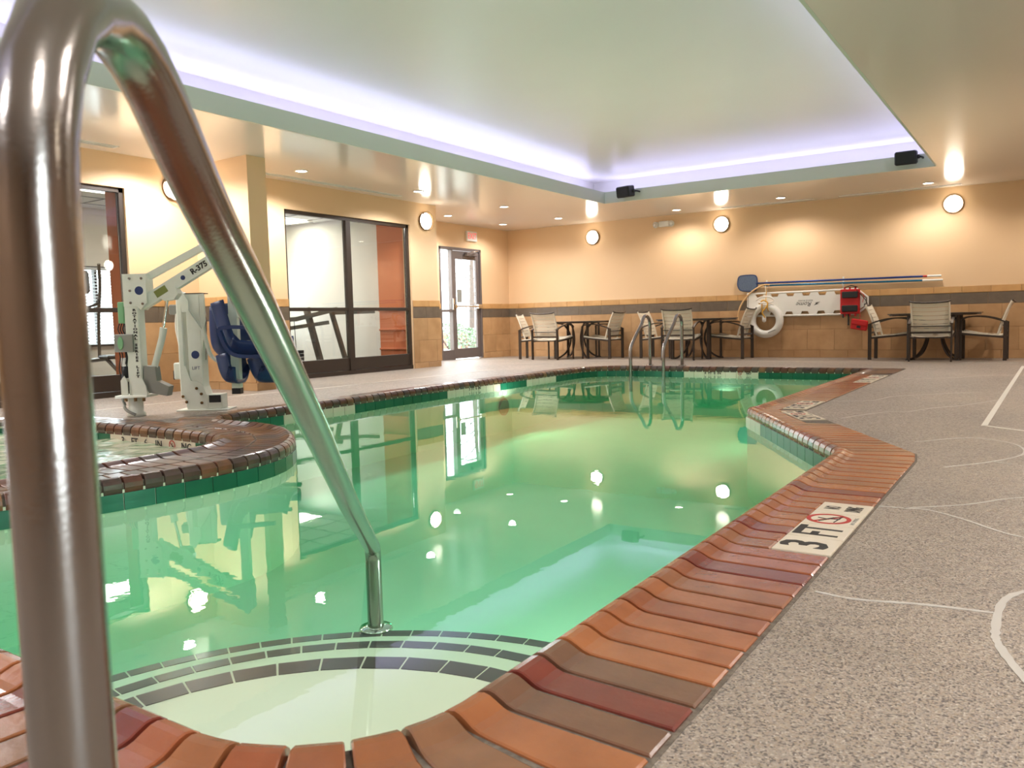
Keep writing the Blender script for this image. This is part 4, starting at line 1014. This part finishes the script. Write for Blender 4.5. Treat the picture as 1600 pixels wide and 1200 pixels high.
marker('white depth marker on the slanting coping just before the inner corner', (pm.x, pm.y, 0), (dv.x, dv.y), 0.50, 0.17, ['3', 'FT', '@', 'NO\nDIVING'])

# ------------------------------------------------------------------ patio furniture
def chair_proto():
    t = thing('patio_chair', 'x', 'chair')
    for s in (-1, 1):
        x = s * 0.275
        MB().tube([(x, -0.30, 0), (x, -0.30, 0.565)], 1, flat=(0.052, 0.022), ref=(1, 0, 0)).build('leg', M_bronze, t)
        MB().tube([(x, 0.27, 0), (x, 0.27, 0.60)], 1, flat=(0.03, 0.02), ref=(1, 0, 0)).build('leg', M_bronze, t)
        MB().tube(bez([(x, -0.325, 0.555), (x, -0.22, 0.60), (x, -0.05, 0.645), (x, 0.12, 0.655), (x, 0.24, 0.635), (x, 0.285, 0.60)], 5), 1, flat=(0.038, 0.020), ref=(0, 0, 1)).build('armrest', M_bronze, t)
        MB().tube([(x, -0.30, 0.345), (x, 0.27, 0.40)], 1, flat=(0.018, 0.03)).build('side_rail', M_bronze, t)
        MB().tube(bez([(s * 0.245, -0.20, 0.38), (s * 0.245, -0.25, 0.55), (s * 0.245, -0.315, 0.74), (s * 0.245, -0.375, 0.875)], 4), 0.014, 8).build('back_rail', M_strap, t)
        MB().tube([(s * 0.245, -0.27, 0.365), (s * 0.245, 0.0, 0.385), (s * 0.245, 0.27, 0.43)], 0.015, 8).build('seat_rail', M_strap, t)
    mb = MB(); mb.tube([(-0.275, -0.30, 0.43), (0.275, -0.30, 0.43)], 1, flat=(0.02, 0.03)); mb.tube([(-0.275, -0.30, 0.355), (0.275, -0.30, 0.355)], 1, flat=(0.02, 0.02)); mb.tube([(-0.275, 0.27, 0.40), (0.275, 0.27, 0.40)], 1, flat=(0.02, 0.03)); mb.tube([(-0.275, -0.27, 0.52), (0.275, -0.27, 0.52)], 1, flat=(0.012, 0.014))
    mb.build('cross_bar', M_bronze, t)
    MB().tube([(0.265 * math.cos(a), -0.372 - 0.03 * math.sin(a), 0.888 - 0.030 * math.sin(a)) for a in [PI * k / 10 for k in range(11)]], 0.012, 8).build('top_rail', M_bronze, t)
    def backpt(z): 
        q = (z - 0.38) / 0.495; return -0.20 - 0.05 * q - 0.125 * q * q
    for k in range(7):
        z0 = 0.445 + k * 0.060; z1 = z0 + 0.054; vs = []
        for i in range(7):
            u = -1 + i / 3; sag = -0.028 * (1 - u * u); x = u * 0.25
            for z, o_ in ((z0, 0), (z1, 0), (z1, 0.004), (z0, 0.004)): vs.append((x, backpt(z) + sag + o_, z - 0.012 * (1 - u * u)))
        fs = [];
        for i in range(6):
            for j in range(4): fs.append((i * 4 + j, i * 4 + (j + 1) % 4, (i + 1) * 4 + (j + 1) % 4, (i + 1) * 4 + j))
        MB().add(vs, fs).build('strap', M_strap, t)
    for k in range(8):
        y0 = -0.255 + k * 0.066; vs = []
        for i in range(7):
            u = -1 + i / 3; x = u * 0.25
            for y, o_ in ((y0, 0), (y0 + 0.058, 0), (y0 + 0.058, 0.004), (y0, 0.004)):
                zz = 0.385 + max(0, y) * 0.19 + min(0, y) * 0.07
                vs.append((x, y, zz + 0.012 - 0.025 * (1 - u * u) + o_))
        fs = []
        for i in range(6):
            for j in range(4): fs.append((i * 4 + j, i * 4 + (j + 1) % 4, (i + 1) * 4 + (j + 1) % 4, (i + 1) * 4 + j))
        MB().add(vs, fs).build('strap', M_strap, t)
    return t
def table_proto():
    t = thing('patio_table', 'x', 'table')
    r = 0.63; sup = []
    for k in range(40):
        a = 2 * PI * k / 40; c_, s_ = math.cos(a), math.sin(a); q = (abs(c_) ** 5 + abs(s_) ** 5) ** (-1 / 5); sup.append((r * c_ * q, r * s_ * q))
    MB().prism(sup, 0.016, T(0, 0, 0.704)).build('tabletop', M_bronze, t)
    MB().prism([(x * 0.96, y * 0.96) for x, y in sup], 0.02, T(0, 0, 0.683)).build('table_rim', M_bronze, t)
    for k in range(4):
        a = PI / 4 + k * PI / 2; c_, s_ = math.cos(a), math.sin(a); f = lambda r_, z: (c_ * r_, s_ * r_, z)
        MB().tube([f(0.46, 0), f(0.46, 0.69)], 1, flat=(0.05, 0.025), ref=(c_, s_, 0)).build('leg', M_bronze, t)
        MB().tube(bez([f(0.47, 0.012), f(0.38, 0.03), f(0.25, 0.12), f(0.16, 0.28), f(0.15, 0.42), f(0.20, 0.55), f(0.30, 0.66), f(0.42, 0.69)], 5), 1, flat=(0.030, 0.022), ref=(-s_, c_, 0)).build('curved_brace', M_bronze, t)
        MB().lathe([(0.025, 0), (0.03, 0.006), (0.02, 0.02)], 12, T(c_ * 0.48, s_ * 0.48, 0)).build('foot_glide', M_black, t)
    return t
cp = chair_proto(); tp = table_proto()
Z = -0.028
def put(o, p, rz, lab, grp):
    o.location = (p[0], p[1], dz(p[1])); o.rotation_euler = (0, 0, rz); o['label'] = lab; o['group'] = grp; return o
TB = [(-7.74, 13.95, 0.15, 'dark patio table nearest the left corner of the back wall'), (-5.31, 14.0, 0.0, 'dark patio table behind the far grab rails'), (-1.49, 14.02, 0.0, 'dark patio table at the right end of the back wall')]
for i, (x, y, r_, lab) in enumerate(TB): put(tp if i == 0 else copy_tree(tp), (x, y), r_, lab, 'dark metal patio tables')
# facing direction: local +y is the way the sitter faces
CH = [(-7.85, 13.20, -0.02, 'strap chair with its back to the pool at the leftmost table'),
      (-8.37, 13.50, -1.25, 'strap chair half hidden at the far left of the leftmost table'),
      (-7.16, 13.86, PI / 2, 'strap chair seen side-on right of the leftmost table'),
      (-5.33, 13.35, 0.11, 'strap chair with its back to the pool at the middle table'),
      (-6.10, 14.25, -PI / 2, 'strap chair half hidden behind the left grab rail'),
      (-4.72, 14.07, PI / 2, 'strap chair seen side-on in front of the life ring'),
      (-1.46, 13.45, 0.0, 'strap chair with its back to the pool at the rightmost table'),
      (-2.08, 14.04, -PI / 2 , 'strap chair seen side-on left of the rightmost table'),
      (-0.85, 14.04, PI / 2, 'strap chair seen side-on right of the rightmost table')]
for i, (x, y, r_, lab) in enumerate(CH): put(cp if i == 0 else copy_tree(cp), (x, y), r_, lab, 'strap patio chairs around the tables')

# ------------------------------------------------------------------ things hung on the back wall
YW = YB - 0.03
t = thing('skimmer_net', 'blue-handled pool skimmer with a grey-blue leaf net on the back wall', 'pool net', (-4.6, YW - 0.03, 1.29))
fr = [( -0.17, 0.10), (-0.13, 0.145), (0.06, 0.155), (0.155, 0.13), (0.175, 0.03), (0.165, -0.10), (0.10, -0.135), (-0.09, -0.125), (-0.155, -0.08), (-0.18, 0.0)]
frb = bez([(x, 0, z) for x, z in fr + [fr[0]]], 4)[:-1]
MB().tube(frb, 0.011, 6, closed=True).build('net_frame', M_navy, t)
MB().prism([(p.x, p.z) for p in frb], 0.012, frame((0, 0.006, 0), (1, 0, 0), (0, 0, 1))).build('net_mesh', M_net, t)
MB().tube([(0.16, 0, 0.0), (0.32, -0.005, 0.0)], 0.017, 10).build('pole_socket', M_navy, t)
MB().tube([(0.30, -0.005, 0.0), (2.86, -0.005, -0.01)], 0.0165, 12).build('pole', M_bluepole, t)
MB().tube([(2.86, -0.005, -0.01), (2.92, -0.005, -0.01)], 0.018, 12).build('red_band', M_red, t)
MB().tube([(2.92, -0.005, -0.01), (3.12, -0.005, -0.011)], 0.018, 12).build('hand_grip', M_white, t)
t = thing('telescopic_pole', 'teal telescopic pool pole with a white grip below the skimmer pole', 'pole', (-4.3, YW - 0.02, 1.245))
MB().tube([(0, 0, 0.0), (2.55, 0, -0.03)], 0.0165, 12).build('pole', M_tealpole, t)
MB().tube([(2.55, 0, -0.03), (2.66, 0, -0.031), (2.84, 0, -0.033)], [0.019, 0.019, 0.016], 12).build('hand_grip', M_white, t)
for x in (-4.27, -2.97):
    hk = thing('wall_hook', 'small wall hook holding the pool poles ' + ('above the life ring' if x < -4 else 'above the backboard'), 'hook', (x, YB, 1.20))
    bx('hook_plate', M_white, -0.012, 0.012, -0.006, 0.0, -0.06, 0.14, hk); MB().tube([(0, 0, -0.02), (0, -0.075, -0.025), (0, -0.085, 0.02)], 0.005, 6).build('hook_arm', M_white, hk)
t = thing('rescue_hook', 'ivory shepherd crook rescue hook curving left of the life ring', 'rescue hook', (-4.5, YW - 0.055, 1.0))
MB().tube(bez([(0.30, 0.0, 0.255), (0.20, 0, 0.255), (0.02, 0, 0.17), (-0.14, 0, 0.02), (-0.235, 0, -0.14), (-0.265, 0, -0.28), (-0.26, 0, -0.36)], 8), 0.014, 8).build('crook', M_ivory, t)
MB().tube([(0.23, 0, 0.25), (0.235, 0, 0.10)], 0.007, 6).build('hanging_cord', M_ring, t)

# backboard
t = thing('rescue_backboard', 'long white rescue backboard with hand holes hung on the back wall', 'backboard', (-3.6, YW - 0.03, 0.905), 0)
body = [(-0.98, -0.19)]
holes_b = [-0.80, -0.53, -0.26, 0.01, 0.28, 0.55]
for h in holes_b: body += [(h - 0.075, -0.19), (h - 0.05, -0.135), (h + 0.05, -0.135), (h + 0.075, -0.19)]
body += [(0.80, -0.19), (1.0, -0.06), (1.0, 0.06), (0.80, 0.19)]
for h in reversed(holes_b): body += [(h + 0.02 + 0.075, 0.19), (h + 0.02 + 0.05, 0.135), (h + 0.02 - 0.05, 0.135), (h + 0.02 - 0.075, 0.19)]
body += [(-0.98, 0.19)]
MB().prism(body, 0.02, frame((0, 0.01, 0), (1, 0, 0), (0, 0, 1))).build('board', M_ring, t)
rim = [(-1.0, -0.20), (0.0, -0.205), (0.86, -0.205), (1.03, -0.07), (1.03, 0.07), (0.86, 0.215), (0.0, 0.205), (-1.0, 0.20)]
MB().tube([(x, 0, z) for x, z in rim], 0.019, 8, closed=True).build('rim', M_ring, t)
text_obj('Rome', 0.11, M_ink, t, frame((0.0, -0.0105, -0.01), (-1, 0, 0), (0, 0, -1)), shear=0.4, th=0.0006)
text_obj('RESCUE BOARD', 0.035, M_ink, t, frame((0.02, -0.0105, 0.05), (-1, 0, 0), (0, 0, -1)), th=0.0006)
MB().prism([(0.16, -0.03), (0.25, 0.0), (0.21, 0.0), (0.27, 0.03), (0.17, 0.015), (0.20, 0.01)], 0.001, frame((0, -0.0102, -0.01), (1, 0, 0), (0, 0, 1))).build('emblem', M_ink, t)
# head immobiliser bag strapped to it
t = thing('head_immobiliser', 'red and black strapped head immobiliser over the right end of the backboard', 'rescue gear', (-2.84, YW - 0.075, 0.91))
bx('red_panel', M_redp, -0.155, 0.155, -0.02, 0.03, -0.21, 0.21, t, bev=0.01)
bx('foam_block', M_blackp, -0.125, 0.125, -0.06, -0.018, 0.06, 0.17, t, bev=0.012); bx('foam_block', M_blackp, -0.125, 0.125, -0.06, -0.018, -0.17, -0.06, t, bev=0.012)
for x in (-0.10, -0.02, 0.07):
    bx('strap', M_redp, x, x + 0.03, -0.01, 0.0, 0.20, 0.245, t, bev=0.002); bx('strap', M_redp, x, x + 0.03, -0.01, 0.0, -0.25, -0.20, t, bev=0.002)
bx('strap', M_blackp, -0.035, -0.01, -0.012, 0.0, -0.40, -0.20, t); bx('strap', M_blackp, -0.12, -0.095, -0.012, 0.0, -0.27, -0.20, t)
MB().tube([(-0.08, -0.02, 0.24), (0.02, -0.02, 0.27), (0.12, -0.02, 0.24)], 0.008, 6).build('strap', M_blackp, t)
MB().tube(bez([(0.10, -0.03, 0.2), (0.20, -0.03, 0.08), (0.26, -0.03, 0.0), (0.30, -0.03, -0.12)], 5), 1, flat=(0.03, 0.006)).build('strap', M_blackp, t)
MB().tube(bez([(0.14, -0.02, 0.15), (0.22, -0.02, 0.10), (0.20, -0.02, -0.02)], 5), 1, flat=(0.03, 0.006)).build('strap', M_redp, t)
t = thing('red_case', 'small red flap bag hanging crooked under the backboard', 'bag', (-2.69, YW - 0.07, 0.52)); R = Matrix.Rotation(math.radians(10), 4, 'Y')
bx('bag_body', M_redp, -0.13, 0.13, -0.04, 0.03, -0.09, 0.06, t, bev=0.015, M=R); bx('flap', M_redp, -0.132, 0.132, -0.052, -0.02, -0.01, 0.085, t, bev=0.012, M=R)
bx('badge', M_blackp, -0.03, 0.03, -0.045, -0.038, -0.06, -0.02, t, M=R); MB().tube([(0, 0, 0.06), (0.01, 0, 0.16), (0.0, 0, 0.22)], 1, flat=(0.025, 0.006)).build('strap', M_redp, t)
# life ring
t = thing('life_ring', 'white life ring with yellow rope hanging on the back wall', 'life ring', (-4.25, YW - 0.10, 0.62))
MB().tube([(0.245 * math.cos(k * PI / 24), 0, 0.245 * math.sin(k * PI / 24)) for k in range(48)], 0.068, 14, closed=True).build('ring', M_ring, t)
for k in (0, 1):
    MB().tube([(Vector((0.0, 0, 0.245)) + Vector((0.05 * (k - 0.5) * 2 + 0, 0.075 * math.cos(a), 0.075 * math.sin(a)))) for a in [2 * PI * i / 12 for i in range(12)]], 0.010, 6, closed=True).build('rope_wrap', M_yellow, t)
MB().tube(bez([(-0.1, -0.07, 0.30), (-0.02, -0.09, 0.36), (0.06, -0.09, 0.31), (0.02, -0.09, 0.22), (-0.04, -0.085, 0.15), (0.0, -0.05, 0.05)], 6), 0.012, 6).build('rope', M_yellow, t)
MB().tube(bez([(-0.16, -0.05, 0.36), (-0.05, -0.07, 0.42), (0.1, -0.06, 0.41), (0.15, -0.05, 0.34), (0.0, -0.09, 0.31), (-0.12, -0.08, 0.33)], 6), 0.014, 6).build('coiled_line', M_ring, t)
MB().lathe([(0.01, -0.06), (0.035, -0.04), (0.035, 0.04), (0.01, 0.06)], 12, T(-0.02, -0.03, 0.03)).build('float', M_ring, t)
MB().tube([(0, 0, 0.30), (0, 0.02, 0.45), (0, 0.05, 0.60)], 0.006, 6).build('hanging_cord', M_yellow, t)
bx('printed_line', M_grey, -0.02, 0.12, -0.07, -0.066, -0.225, -0.215, t, M=Matrix.Rotation(-0.35, 4, 'Y'))

# ------------------------------------------------------------------ pool lifts
AX = math.atan2(RX.y, RX.x)
t = thing('pool_lift', 'tall white rotating pool lift with a raised arm and blue seat', 'pool lift', (-6.47, 3.93, 0), AX)
SIDE = (1, 0, 0)
def fr2(x, z, y=-0.06): return frame((x, y, z), (1, 0, 0), (0, 0, 1))
bx('mast', M_pwhite, -0.035, 0.085, -0.06, 0.06, 0.17, 1.19, t, bev=0.008)
MB().prism([(-0.03, 0.93), (0.08, 0.93), (0.11, 0.90), (0.165, 0.96), (0.165, 1.20), (-0.03, 1.20)], 0.14, frame((0, 0.07, 0), (1, 0, 0), (0, 0, 1))).build('head_plate', M_pwhite, t)
bx('mast_cap', M_black, -0.037, 0.087, -0.062, 0.062, 1.19, 1.197, t)
text_obj('R\nO\nT\nA\nT\nI\nO\nN\nA\nL\n\nS\nE\nR\nI\nE\nS\n\nL\nI\nF\nT', 0.0265, M_ink, t, frame((0.05, -0.0612, 0.62), (1, 0, 0), (0, 0, 1)), bold=0.0016, th=0.0006, xs=1.6)
MB().tube([(0.13, 0.03, 1.17), (0.88, 0.03, 1.545)], 1, flat=(0.05, 0.055)).build('upper_arm', M_pwhite, t)
arm = MB().tube([(0.10, 0.0, 0.95), (0.88, 0.0, 1.40)], 1, flat=(0.07, 0.10)).build('lower_arm', M_pwhite, t)
sl_ = math.atan2(0.49, 0.85); ca, sa = math.cos(sl_), math.sin(sl_)
def onarm(s, h=0.0): return frame((0.10 + ca * s - sa * h, -0.0362, 0.95 + sa * s + ca * h), (ca, 0, sa), (-sa, 0, ca))
text_obj('R-375', 0.065, M_ink, arm, onarm(0.58), bold=0.0025, th=0.0006)
bx('warning_label', M_olive, -0.055, 0.055, -0.03, 0.03, 0, 0.0008, arm, M=onarm(0.20))
MB().lathe([(0.02, 0), (0.019, 0.0008)], 16, onarm(0.42)).build('emblem', M_navy, arm)
for x_, z_ in ((0.03, 1.16), (0.03, 1.06), (0.03, 0.96), (0.13, 1.16), (0.13, 0.95)): MB().lathe([(0.011, 0), (0.011, 0.006), (0.006, 0.009)], 10, frame((x_, -0.07, z_), (1, 0, 0), (0, 0, 1))).build('bolt', M_steel, t)
MB().lathe([(0.036, 0), (0.036, 0.0008)], 20, frame((0.105, -0.0702, 1.06), (1, 0, 0), (0, 0, 1))).build('emblem', M_navy, t)
MB().prism([(0.80, 1.28), (0.90, 1.26), (0.92, 1.36), (0.91, 1.52), (0.87, 1.58), (0.81, 1.50)], 0.10, frame((0, 0.05, 0), (1, 0, 0), (0, 0, 1))).build('arm_end_bracket', M_pwhite, t)
MB().box(0.825, 0.895, -0.03, 0.04, 0.22, 1.42).build('hanging_post', M_pwhite, t); bx('post_cap', M_black, 0.823, 0.897, -0.032, 0.042, 0.17, 0.22, t)
bracket = MB().prism([(0.26, 1.0), (0.40, 1.09), (0.42, 1.03), (0.38, 0.98), (0.30, 0.97)], 0.09, frame((0, 0.045, 0), (1, 0, 0), (0, 0, 1))).build('ram_bracket', M_pwhite, t)
MB().tube([(0.315, 0, 1.02), (0.255, 0, 0.72)], 0.012, 10).build('ram_rod', M_chrome, t)
MB().tube([(0.262, 0, 0.745), (0.245, 0, 0.66), (0.16, 0, 0.40)], [0.03, 0.028, 0.027], 14).build('ram_cylinder', M_pwhite, t)
MB().prism([(0.10, 0.43), (0.19, 0.42), (0.20, 0.30), (0.30, 0.25), (0.28, 0.17), (0.13, 0.20), (0.09, 0.27)], 0.10, frame((0, 0.05, 0), (1, 0, 0), (0, 0, 1))).build('ram_motor', M_grey, t)
bx('controller', M_green, -0.095, -0.045, -0.05, 0.03, 0.79, 0.97, t, bev=0.006); bx('battery_box', M_grey, -0.125, 0.035, -0.085, -0.062, 0.55, 0.70, t, bev=0.006)
bx('battery_box', M_grey, -0.125, -0.036, -0.062, 0.04, 0.55, 0.70, t, bev=0.006)
MB().lathe([(0.03, 0), (0.026, 0.006)], 20, frame((-0.07, -0.085, 0.625), (1.0, 0, 0), (0, 0, 1)) @ Matrix.Diagonal((0.85, 1.9, 1, 1))).build('indicator_panel', M_green, t)
for z0, z1, mt in ((0.43, 0.50, M_ring), (0.33, 0.43, M_black), (0.30, 0.33, M_ring), (0.22, 0.30, M_black)): MB().lathe([(0.034, z0), (0.034, z1)], 14, T(-0.065, -0.03, 0)).build('battery_cell', mt, t)
for x_ in (-0.09, -0.07, -0.05): MB().tube(bez([(x_, -0.04, 0.79), (x_ - 0.01, -0.05, 0.74), (x_, -0.04, 0.70)], 4), 0.005, 6).build('cable', M_black, t)
for x_ in (-0.10, -0.08, -0.05, -0.04): MB().tube(bez([(x_, -0.05, 0.55), (x_ + 0.01, -0.06, 0.5), (x_ - 0.01, -0.05, 0.40), (x_, -0.03, 0.3), (-0.12, -0.04, 0.2)], 4), 0.005, 6).build('cable', M_black, t)
bx('base_plate', M_pwhite, -0.135, 0.135, -0.11, 0.11, 0.165, 0.185, t, bev=0.004)
MB().prism([(-0.09, 0.185), (-0.09, 0.31), (-0.06, 0.35), (-0.035, 0.30), (-0.035, 0.185)], 0.012, frame((0, -0.07, 0), (1, 0, 0), (0, 0, 1))).build('gusset', M_pwhite, t)
MB().prism([(0.0, 0.185), (0.0, 0.30), (0.03, 0.33), (0.09, 0.33), (0.12, 0.26), (0.13, 0.185)], 0.012, frame((0, -0.07, 0), (1, 0, 0), (0, 0, 1))).build('gusset', M_pwhite, t)
for x_ in (-0.05, 0.03, 0.10): MB().lathe([(0.014, 0.0), (0.014, -0.03)], 8, T(x_, -0.09, 0.165)).build('bolt', M_brass, t)
MB().lathe([(0.075, 0.0), (0.075, 0.03), (0.06, 0.04), (0.06, 0.165)], 22, T(-0.01, 0, 0)).build('deck_anchor', M_pwhite, t)
MB().tube([(-0.10 + 0.0, -0.05, 0.16)] + [(-0.01 + 0.09 * math.cos(a), 0.09 * math.sin(a), 0.10 - 0.08 * (k / 8)) for k, a in enumerate([PI * 1.05 + i * 0.22 for i in range(9)])], 0.013, 8).build('coiled_cable', M_grey, t)
# blue seat
def shell(name, prof, y0, y1, th, mt, par, wing=0.12):
    """profile (x,z) polyline extruded across y with a shallow dish"""
    mb = MB(); C = bez([(a, 0, b) for a, b in prof], 5); n_ = len(C); NY = 9; vs = []
    for i, p in enumerate(C):
        a = C[max(0, i - 1)]; b = C[min(n_ - 1, i + 1)]; d = (b - a).normalized(); nn = Vector((-d.z, 0, d.x))
        for side in (0, 1):
            for j in range(NY):
                u = -1 + 2 * j / (NY - 1); dish = (abs(u) ** 5) * wing
                q = p + nn * (dish + side * th); vs.append((q.x, (y0 + y1) / 2 + u * (y1 - y0) / 2, q.z))
    fs = []; W_ = 2 * NY
    for i in range(n_ - 1):
        for j in range(NY - 1):
            a = i * W_ + j; fs.append((a, a + 1, a + W_ + 1, a + W_)); a += NY; fs.append((a, a + W_, a + W_ + 1, a + 1))
        a = i * W_; fs.append((a, a + W_, a + W_ + NY, a + NY)); a = i * W_ + NY - 1; fs.append((a, a + NY, a + W_ + NY, a + W_))
    for i in (0, n_ - 1):
        for j in range(NY - 1): a = i * W_ + j; fs.append((a, a + NY, a + NY + 1, a + 1))
    mb.add(vs, fs, True); return mb.build(name, mt, par)
shell('seat_back', [(0.70, 0.93), (0.735, 0.78), (0.78, 0.62), (0.86, 0.52)], -0.20, 0.20, 0.035, M_navy, t)
shell('seat_bottom', [(0.84, 0.54), (0.92, 0.49), (1.10, 0.47), (1.32, 0.50)], -0.22, 0.22, 0.03, M_navy, t)
shell('leg_rest', [(0.72, 0.50), (0.75, 0.36), (0.80, 0.28), (0.90, 0.26)], -0.20, 0.20, 0.03, M_navy, t)
shell('foot_rest', [(0.98, 0.46), (1.02, 0.34), (1.08, 0.27), (1.25, 0.26)], -0.20, 0.20, 0.03, M_navy, t)
for y_ in (-0.25, 0.25):
    MB().tube(bez([(1.20, y_, 0.72), (0.86, y_, 0.735), (0.84, y_, 0.66), (0.90, y_, 0.54), (1.02, y_, 0.495), (1.30, y_, 0.50)], 5), 1, flat=(0.03, 0.055), ref=(0, 1, 0)).build('armrest', M_navy, t)
MB().tube(bez([(1.0, -0.1, 0.62), (1.10, -0.12, 0.58), (1.22, -0.08, 0.56)], 4), 1, flat=(0.05, 0.01)).build('seat_belt', M_blackp, t)
MB().tube([(0.72, 0.0, 0.80), (0.90, 0.02, 0.84)], 1, flat=(0.05, 0.05)).build('seat_mount', M_pwhite, t)

t = thing('folded_pool_lift', 'shorter white folded pool lift post on a square base plate', 'pool lift', (-6.33, 4.52, 0), AX)
bx('base_plate', M_pwhite, -0.24, 0.22, -0.12, 0.12, 0.0, 0.012, t, bev=0.003)
MB().prism([(-0.15, 0.012), (0.03, 0.012), (0.03, 0.12), (-0.01, 0.24), (-0.05, 0.26), (-0.11, 0.27), (-0.15, 0.40), (-0.17, 0.40), (-0.17, 0.10)], 0.16, frame((0, 0.08, 0), (1, 0, 0), (0, 0, 1))).build('base_bracket', M_pwhite, t)
bx('column', M_pwhite, -0.125, 0.0, -0.07, 0.07, 0.18, 1.04, t, bev=0.006); bx('column_cap', M_black, -0.127, 0.03, -0.072, 0.072, 1.04, 1.047, t)
bx('side_channel', M_pwhite, -0.21, -0.155, -0.075, 0.05, 0.11, 1.06, t, bev=0.01)
MB().prism([(0.0, 1.04), (0.035, 1.04), (0.05, 0.80), (0.035, 0.75), (0.0, 0.5)], 0.02, frame((0, -0.05, 0), (1, 0, 0), (0, 0, 1))).build('side_plate', M_pwhite, t)
MB().prism([(-0.19, 1.06), (-0.17, 1.09), (-0.14, 1.06), (-0.09, 0.98), (-0.09, 0.88), (-0.15, 0.88), (-0.16, 0.98)], 0.02, frame((0, -0.075, 0), (1, 0, 0), (0, 0, 1))).build('pivot_plate', M_pwhite, t)
MB().tube([(-0.10, -0.085, 0.90), (0.04, -0.085, 0.68)], 1, flat=(0.012, 0.035), ref=(0, 1, 0)).build('link_bar', M_pwhite, t)
MB().tube(bez([(0.03, -0.08, 0.74), (0.05, -0.08, 0.60), (0.09, -0.08, 0.48), (0.20, -0.08, 0.40)], 6), 1, flat=(0.02, 0.05), ref=(0, 1, 0)).build('curved_arm', M_pwhite, t)
MB().tube([(0.02, -0.06, 0.98), (0.05, -0.06, 0.80), (0.03, -0.06, 0.45)], 0.006, 6).build('cable', M_steel, t)
bx('socket_tube', M_pwhite, 0.03, 0.16, -0.08, 0.06, 0.012, 0.145, t, bev=0.004); bx('socket_opening', M_black, 0.045, 0.15, -0.083, -0.079, 0.07, 0.135, t)
for x_, z_ in ((-0.185, 0.13), (-0.155, 0.08), (-0.06, 0.20), (-0.02, 0.15), (-0.02, 0.07), (-0.15, 0.99)): MB().lathe([(0.013, 0), (0.013, 0.008), (0.007, 0.012)], 10, frame((x_, -0.082, z_), (1, 0, 0), (0, 0, 1))).build('bolt', M_brass, t)
bx('control_box', M_grey, -0.29, -0.21, -0.04, 0.04, 0.86, 0.95, t, bev=0.01); bx('control_box', M_pwhite, -0.28, -0.21, -0.03, 0.04, 0.28, 0.43, t, bev=0.01); bx('black_panel', M_black, -0.288, -0.279, -0.02, 0.02, 0.28, 0.36, t)
MB().tube(bez([(-0.22, -0.03, 0.9), (-0.235, -0.03, 0.75), (-0.215, -0.03, 0.6), (-0.21, -0.03, 0.5)], 5), 0.01, 6).build('cable', M_ring, t)
MB().lathe([(0.036, 0), (0.036, 0.0008)], 20, frame((-0.06, -0.0702, 0.50), (1, 0, 0), (0, 0, 1))).build('emblem', M_navy, t)
text_obj('LIFT', 0.04, M_navy, t, frame((-0.06, -0.0705, 0.38), (1, 0, 0), (0, 0, 1)), th=0.0006)
shell('seat_back', [(-0.01, 0.93), (-0.02, 0.72), (0.0, 0.55), (0.10, 0.43)], 0.10, 0.42, 0.03, M_navy, t)
